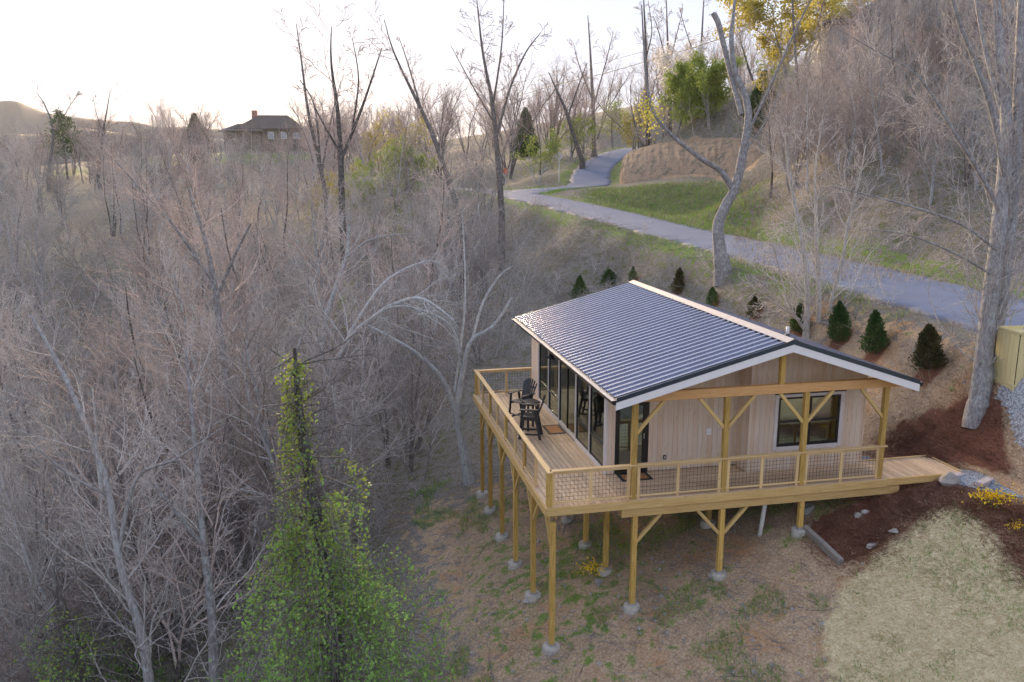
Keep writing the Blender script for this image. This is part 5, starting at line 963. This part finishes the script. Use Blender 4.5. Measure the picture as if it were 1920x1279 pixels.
# ---------------------------------------------------------------- clay bank
def clay_bank():
    base = np.array([at(u, v, d) for u, v, d in ((1160, 343, 106), (1178, 340, 103), (1240, 338, 99), (1300, 335, 95), (1360, 330, 91), (1430, 322, 86))]); top = np.array([at(u, v, d) for u, v, d in ((1168, 296, 114), (1186, 282, 112), (1240, 268, 108), (1300, 262, 104), (1360, 258, 100), (1435, 262, 94))])
    bs, ts = smooth_path(base, 150), smooth_path(top, 150); n = 34; V = []; r = np.linspace(0, 1, n)
    for i in range(150):
        a, b = bs[i].copy(), ts[i].copy(); a[2] -= .8; out = np.array((-.45, -.89, 0)); fade = min(1, i/14, (149-i)/22)
        for t in r:
            p = a*(1-t)+b*t; p[2] = a[2]+(b[2]-a[2])*(t**.72)
            w = i*.33; h1 = lambda s_, sd: _hash_noise(np.array([i*s_+t*1.6]), np.array([t*.8]), 1, sd)[0]+.5; g = 1.1*h1(.10, 11)**.7+.7*h1(.27, 12)+.45*h1(.6, 13)+.35*_hash_noise(np.array([w*3]), np.array([t*14]), 1, 4)[0]+.5*_hash_noise(np.array([w]), np.array([t*5]), 1, 6)[0]
            V.append(p+out*g*1.25*math.sin(min(1, t*1.6)*math.pi*.5)*(1-t**4)*fade)
    i = np.arange(150*n).reshape(150, n); F = np.stack([i[:-1, :-1], i[1:, :-1], i[1:, 1:], i[:-1, 1:]], -1).reshape(-1, 4)
    m = mat('eroded_clay', (.4, .28, .18), .95, spec=.1); g = N(m, "ShaderNodeNewGeometry"); f = noise(m, g.outputs["Position"], .9, 5, .65); f2 = noise(m, g.outputs["Position"], 6, 4, .65)
    c = mixc(m, mth(m, 'MULTIPLY', mth(m, 'SUBTRACT', f, .50), 7, True), ramp(m, f2, [(.3, (.27, .19, .13)), (.7, (.50, .38, .28))]), ramp(m, f2, [(.3, (.10, .09, .07)), (.7, (.26, .235, .19))])); L(m, c, BS(m).inputs["Base Color"]); bump(m, f2, .8, .12)
    tag(mobj("clay_bank", mesh_np("clay_bank", V, F4=F, smooth=True, mat=m)), "eroded tan clay cut bank beside the side road", "bank", kind="structure")
clay_bank()
# ---------------------------------------------------------------- sign, markers, wires, far houses
p = at(1048, 338, 112); p[2] = g1(p[0], p[1]); sg = empty("road_sign", tuple(p), "octagonal road sign seen from its grey back on a thin post", "sign"); hz = 50/FPX*112
top_ = at(1040, 293, 112)[2]-p[2]; box("post", (-.05, -.03, -.3), (.05, .03, top_+.3), M['steel'], sg, 0)
V = [(.5*math.cos(math.pi/8+k*math.pi/4), q, top_+.5*math.sin(math.pi/8+k*math.pi/4)) for q in (-.045, -.035) for k in range(8)]; poly("sign_panel", V, [tuple(range(8)), tuple(range(8, 16))[::-1]]+[(k, 8+k, 8+(k+1) % 8, (k+1) % 8) for k in range(8)], M['gutterlid'], sg); sg.rotation_euler.z = -YAW
M['orange'] = flat('orange_reflector', (.75, .12, .03), .5)
for u, v, lb in ((934, 327, "left of two small orange diamond markers among the trees"), (948, 321, "right of two small orange diamond markers among the trees")):
    q = at(u, v, 92); g = g1(q[0], q[1]); mk = empty("road_marker", (q[0], q[1], g), lb, "sign", "orange road markers", rz=-YAW); h = q[2]-g; box("post", (-.03, -.02, -.2), (.03, .02, h), M['steel'], mk, 0)
    poly("marker_panel", [(-.28, -.03, h), (0, -.03, h-.4), (.28, -.03, h), (0, -.03, h+.4), (-.28, -.022, h), (0, -.022, h-.4), (.28, -.022, h), (0, -.022, h+.4)], [(0, 1, 2, 3), (7, 6, 5, 4), (0, 4, 5, 1), (1, 5, 6, 2), (2, 6, 7, 3), (3, 7, 4, 0)], M['orange'], mk)
for k, (pts, lb) in enumerate(((((700, 275, 170), (960, 184, 105), (1150, 133, 80), (1340, 76, 62), (1480, 20, 52), (1700, -90, 42)), "lower black utility wire crossing above the road"), (((700, 262, 170), (960, 160, 105), (1150, 112, 80), (1300, 68, 65), (1480, -10, 52), (1700, -120, 42)), "upper thin utility wire crossing above the road"))):
    P = smooth_path(np.array([at(*q) for q in pts]), 60); tag(mobj("utility_wire", tube_mesh("utility_wire", [([tuple(q) for q in P], [(.028, .016)[k]]*60, 0)], M['wire'])), lb, "wire", "utility wires over the road")
M['shingle'] = flat('dark_shingle', (.10, .085, .08), .85, var=.3, scale=3.); M['stucco'] = flat('brown_stucco', (.20, .17, .15), .8, var=.1, scale=1.); M['brick'] = flat('red_brick', (.36, .20, .16), .85, var=.2, scale=3.)
def hip(name, w, d, z0, h, ov, par, mt, top=.35, cx=0, cy=0):
    a, b = w/2+ov, d/2+ov; c, e = w/2*top, .05
    V = [(cx-a, cy-b, z0), (cx+a, cy-b, z0), (cx+a, cy+b, z0), (cx-a, cy+b, z0), (cx-c, cy-e, z0+h), (cx+c, cy-e, z0+h), (cx+c, cy+e, z0+h), (cx-c, cy+e, z0+h), (cx-a, cy-b, z0-.25), (cx+a, cy-b, z0-.25), (cx+a, cy+b, z0-.25), (cx-a, cy+b, z0-.25)]
    return poly(name, V, [(0, 1, 5, 4), (1, 2, 6, 5), (2, 3, 7, 6), (3, 0, 4, 7), (4, 5, 6, 7), (8, 9, 1, 0), (9, 10, 2, 1), (10, 11, 3, 2), (11, 8, 0, 3), (11, 10, 9, 8)], mt, par)
def house(u, v, d, label, wing, sc, wallm, facing, zoff=0., two=False):
    p = at(u, v, d); z = p[2]+zoff; h = empty("hillside_house", (p[0], p[1], z), label, "house", rz=facing); S = sc
    wl_ = box("wall", (-7*S, -4*S, -2), (7*S, 4*S, 3.0*S*(2 if two else 1)), wallm, h, 0); zt = 3.0*S*(2 if two else 1)
    r_ = hip("roof", 14*S, 8*S, zt+.25, 3.1*S, .7*S, h, M['shingle'], .45); box("chimney", (-4.6*S, -.6*S, zt), (-3.5*S, .6*S, zt+4.3*S), M['brick'], r_, 0)
    if wing: box("wing_wall", (wing*6*S-4*S, -5*S, -2), (wing*6*S+4*S, 3*S, 2.4*S), wallm, h, 0); hip("wing_roof", 8*S, 8*S, 2.65*S, 1.7*S, .8*S, h, M['shingle'], .4, wing*6*S, -1*S); hip("wing_roof", 6*S, 6*S, 2.66*S, 1.2*S, .8*S, h, M['shingle'], .4, -wing*7*S, -1*S); box("wing_wall", (-wing*7*S-3*S, -4*S, -2), (-wing*7*S+3*S, 2*S, 2.4*S), wallm, h, 0)
    for row in range(2 if two else 1):
        for k in range(5):
            x = (-5.6+2.8*k)*S; q = empty("window", (x, -4*S, (1.0+3*row)*S), parent=h); box("frame", (-.62*S, -.06, 0), (.62*S, -.002, 1.5*S), M['white'], q, 0); poly("pane", [(-.5*S, -.07, .12*S), (.5*S, -.07, .12*S), (.5*S, -.07, 1.38*S), (-.5*S, -.07, 1.38*S)], [(0, 1, 2, 3)], M['glasso'] if 'glasso' in M else M.setdefault('glasso', mat('dark_window_glass', (.25, .29, .36), .08, .6)), q)
    return h
house(515, 270, 236, "low hip-roofed house with a chimney on the hilltop in front of the sun", -1, 1.25, M['stucco'], -.12, 0)
hh = house(1712, 108, 85, "large hip-roofed house half hidden by branches on the upper right hill", -1, .95, flat('pale_grey_siding', (.50, .50, .53), .8, var=.1, scale=1.), -.35, 0); hh.location.z = 19.9
p = at(460, 279, 222); hd = empty("hedge", tuple(p), "dark clipped hedge beside the hilltop house", "hedge"); hd.location.z = g1(p[0], p[1]); mobj("foliage", conifer_mesh(570, 2.6, 6.0, 'needle', 900, .3), hd); cylinder("stem", (0, 0, -.2), (0, 0, 1), .1, .05, M['darkbark'], hd, 6)
for u, v, d, h, w, lb, sd in ((125, 318, 172, 13.5, 8, "dark spreading pine on the far-left skyline", 571), (370, 297, 205, 11, 6.5, "dark conical conifer left of the hilltop house", 572), (1432, 170, 96, 6, 4, "dark evergreen tree behind the yellow budding tree", 573), (985, 285, 165, 9, 5, "dark evergreen among the ridge trees above the junction", 574)):
    p = at(u, v, d); z = g1(p[0], p[1]); e = empty("conifer_tree", (p[0], p[1], z), lb, "tree")
    if sd != 571: mobj("crown", conifer_mesh(sd, h, w, 'needle', 3600, 1.0), e)
    else:
        r9 = np.random.default_rng(sd); Cc = []
        for q in range(16): zc = h*(.35+.62*q/15); rr = w*.5*(1-.6*q/15); aa = q*2.4; c0 = np.array((math.cos(aa)*rr*.6, math.sin(aa)*rr*.6, zc)); Cc.append(c0+r9.normal(0, 1, (190, 3))*np.array((rr*.3, rr*.3, h*.028)))
        V, F = leaf_quads(np.concatenate(Cc), .5, sd, aspect=.35); mobj("crown", mesh_np("crown", V, F4=F, mat=M['needle']), e)
    cylinder("trunk", (0, 0, -.4), (0, 0, h*.85), .25, .06, M['darkbark'], e, 8)
# ---------------------------------------------------------------- ground cover: strands, blades and sticks, too many to count
def strands(name, XY, length, width, mt, label, cat, up=.35, seed=1, lift=.0, curve=.3):
    r = np.random.default_rng(seed); XY = np.asarray(XY); n = len(XY); Z = gz(XY[:, 0], XY[:, 1])+lift; P = np.c_[XY, Z]; a = r.uniform(0, 6.283, n); el = np.abs(r.normal(up, up*.6, n)); D = np.c_[np.cos(a)*np.cos(el), np.sin(a)*np.cos(el), np.sin(el)]; S = np.c_[-np.sin(a), np.cos(a), np.zeros(n)]; Ln = (length*r.uniform(.5, 1.5, n))[:, None]; w = (width*r.uniform(.6, 1.4, n))[:, None]
    m = P+D*Ln*.55; t = P+D*Ln; t[:, 2] -= (curve*Ln[:, 0])*r.uniform(.1, 1, n)*.6; t[:, :2] += r.normal(0, .12, (n, 2))*Ln
    V = np.stack([P-S*w, P+S*w, m+S*w*.8, m-S*w*.8, t], 1).reshape(-1, 3); b = np.arange(n)*5; F4 = np.stack([b, b+1, b+2, b+3], 1); F3 = np.stack([b+3, b+2, b+4], 1)
    return tag(mobj(name, mesh_np(name, V, F4=F4, F3=F3, mat=M[mt])), label, cat, kind="stuff")
gr_ = np.random.default_rng(77)
def pts_in(P, n, soft_=0.25):
    P = np.asarray(P); lo, hi = P.min(0)-.4, P.max(0)+.4; out = np.zeros((0, 2))
    while len(out) < n:
        q = gr_.uniform(lo, hi, (n*2, 2)); k = in_poly(q[:, 0]+gr_.normal(0, soft_, n*2), q[:, 1]+gr_.normal(0, soft_, n*2), P); out = np.r_[out, q[k]]
    return out[:n]
def clumped(lo, hi, n, thr, s1=1.6, s2=.5, seed=3, keep=None):
    out = np.zeros((0, 2)); it = 0
    while len(out) < n and it < 60:
        it += 1; q = gr_.uniform(lo, hi, (n*2, 2)); f = _hash_noise(q[:, 0], q[:, 1], s1, seed)+.6*_hash_noise(q[:, 0], q[:, 1], s2, seed+1); k = f > thr
        if keep is not None: k &= keep(q[:, 0], q[:, 1])
        out = np.r_[out, q[k]]
    return out[:n]
open_near = lambda x, y: ~in_poly(x, y, Z_STRAW) & ~in_poly(x, y, Z_MULCH[0]) & ~in_poly(x, y, Z_MULCH[1])
strands("straw_mulch", pts_in(np.clip(Z_STRAW, (-9, -11), (16, 9)), 46000, .4), .17, .0052, 'straw', "pale dry straw scattered over the seeded lawn", "straw", .18, 1)
strands("lawn_grass", clumped((4, -12), (15, -1), 9000, .08, 1.3, .3, 5, lambda x, y: in_poly(x, y, Z_STRAW)), .12, .005, 'grass', "sprouting green grass between the straw", "grass", .8, 2)
strands("pine_straw", np.r_[pts_in(Z_MULCH[0], 22000, .28), pts_in(Z_MULCH[1], 14000, .28)], .17, .007, 'mulchs', "reddish-brown pine straw mulch around the ramp", "mulch", .3, 3)
strands("pine_straw", np.concatenate([np.c_[gr_.normal(p[0], .45, 900), gr_.normal(p[1], .45, 900)] for p in EVG[:7]]), .13, .005, 'mulchs', "reddish-brown pine straw around the evergreen shrubs", "mulch", .3, 4)
strands("dry_grass", clumped((-4, -10), (11, 13), 20000, -.02, 1.8, .5, 8, open_near), .18, .0062, 'hay', "dead grass and straw litter on the slope below the deck", "grass", .3, 5)
strands("slope_grass", clumped((-4, -9), (9, 13.5), 20000, .24, 1.5, .45, 11, open_near), .16, .0065, 'grass', "green grass tufts on the slope below the deck", "grass", .9, 6)
strands("bank_grass", clumped((8.5, 2), (16, 60), 20000, .0, 2.2, .6, 14, lambda x, y: (x > 10.2) | (y > 12)), .22, .008, 'hay', "dead grass on the bank between the cabin and the road", "grass", .5, 7)
vg = []
for P, w in ((ROADS, RW), (BRS, BW)):
    nn_ = path_normals(P); k = gr_.integers(0, len(P), 16000); s = np.where(gr_.random(16000) < .5, 1, -1)*(w+.25+np.abs(gr_.normal(0, .75, 16000))); vg.append(np.c_[P[k, 0]+nn_[k, 0]*s+gr_.normal(0, .3, 16000), P[k, 1]+nn_[k, 1]*s+gr_.normal(0, .3, 16000)])
vg = np.concatenate(vg); f_ = _hash_noise(vg[:, 0], vg[:, 1], 3.5, 21)+.5*_hash_noise(vg[:, 0], vg[:, 1], .9, 22); vg = vg[(f_ > -.08) & (road_dist(vg[:, 0], vg[:, 1]) > .12) & (vg[:, 1] > 4)]
strands("verge_grass", vg, .26, .011, 'grass', "green grass along the road verges", "grass", .8, 8)
strands("island_grass", pts_in(Z_ISLAND, 17000, .9), .42, .016, 'grass', "bright green grass on the bank between the two roads", "grass", .8, 9)
strands("island_hay", pts_in(Z_ISLAND, 13000, .9), .45, .016, 'hay', "dead grass mixed into the bank between the two roads", "grass", .7, 19)
strands("brush_grass", clumped((-40, -12), (3, 60), 18000, .05, 3, .8, 24, lambda x, y: (x < -2.5) | (y > 14)), .4, .011, 'hay', "dead grass under the thicket", "grass", .7, 10)
strands("hill_grass", np.array([at(u, 300, d)[:2] for u, d in zip(gr_.uniform(1380, 1960, 15000), gr_.uniform(36, 90, 15000))]), .45, .014, 'hay', "dead grass over the hillside above the road", "grass", .7, 12)
# sticks and prunings
def sticks(name, XY, lab, lmin, lmax, mt, seed, r=.008):
    R = random.Random(seed); ls = []; Z = gz(np.array(XY)[:, 0], np.array(XY)[:, 1])
    for (x, y), z in zip(XY, Z):
        a = R.uniform(0, 6.28); Ln = R.uniform(lmin, lmax); d = (math.cos(a), math.sin(a), R.uniform(-.02, .22)); p = (x, y, z+.015); pts = [p]; n = 3
        for j in range(n): d = nrm3((d[0]+R.gauss(0, .18), d[1]+R.gauss(0, .18), d[2]+R.gauss(0, .08))); p = (p[0]+d[0]*Ln/n, p[1]+d[1]*Ln/n, max(p[2]+d[2]*Ln/n, z-.25*Ln)); pts.append(p)
        ls.append((pts, [r*R.uniform(.6, 1.6)*(1-j/(n+2)) for j in range(n+1)], 0))
    return tag(mobj(name, tube_mesh(name, ls, M[mt])), lab, "debris", kind="stuff")
sticks("fallen_sticks", clumped((-6, -8), (7, 13.5), 2800, -.1, 1.5, .6, 31, open_near), "fallen twigs and sticks on the slope beside the deck", .25, 1.3, 'twig', 1)
sticks("fallen_sticks", clumped((8, 11), (15.8, 46), 2600, -.1, 2.0, .7, 33), "prunings and cut branches lying on the bank behind the cabin", .4, 1.8, 'twig', 2, .011)
sticks("fallen_sticks", clumped((10.4, 3.4), (14.5, 13), 260, .0, 1.5, .6, 35), "twigs scattered on the bare soil right of the cabin", .2, .9, 'twig', 3)
pb = []
for (x, y), z in ((q, g1(*q)) for q in clumped((-2, -7), (9, 12), 1500, -.05, 1.6, .5, 37, open_near)): pb.append((x, y, z))
V0 = np.array([(1, 0, 0), (-.5, .87, 0), (-.5, -.87, 0), (0, 0, .8), (0, 0, -.6)]); Fp = np.array([(0, 1, 3), (1, 2, 3), (2, 0, 3), (1, 0, 4), (2, 1, 4), (0, 2, 4)]); pb = np.array(pb); sz = .022+.075*gr_.random(len(pb))**3
tag(mobj("pebbles", mesh_np("pebbles", (pb[:, None]+V0[None]*sz[:, None, None]*gr_.uniform(.7, 1.3, (len(pb), 5, 3))).reshape(-1, 3), F3=(Fp[None]+5*np.arange(len(pb))[:, None, None]).reshape(-1, 3), mat=M['rock'])), "small pale stones strewn over the slope", "pebbles", kind="stuff")
# ---------------------------------------------------------------- evening haze
hm = bpy.data.materials.new("haze_air"); hm.use_nodes = True; hm.node_tree.nodes.clear(); ho = hm.node_tree.nodes.new("ShaderNodeOutputMaterial"); hv = hm.node_tree.nodes.new("ShaderNodeVolumePrincipled")
hv.inputs["Color"].default_value = (.93, .94, .97, 1); hv.inputs["Density"].default_value = HAZE; hv.inputs["Anisotropy"].default_value = .15; hm.node_tree.links.new(hv.outputs[0], ho.inputs["Volume"])
lo, hi = (-4200, -3900, -120), (4200, 4100, 150)
V = [(x, y, z) for z in (lo[2], hi[2]) for y in (lo[1], hi[1]) for x in (lo[0], hi[0])]
hz_ = poly("haze", V, [(0, 2, 3, 1), (4, 5, 7, 6), (0, 1, 5, 4), (2, 6, 7, 3), (0, 4, 6, 2), (1, 3, 7, 5)], hm); tag(hz_, "thin warm evening haze filling the valley air", "haze", kind="stuff")
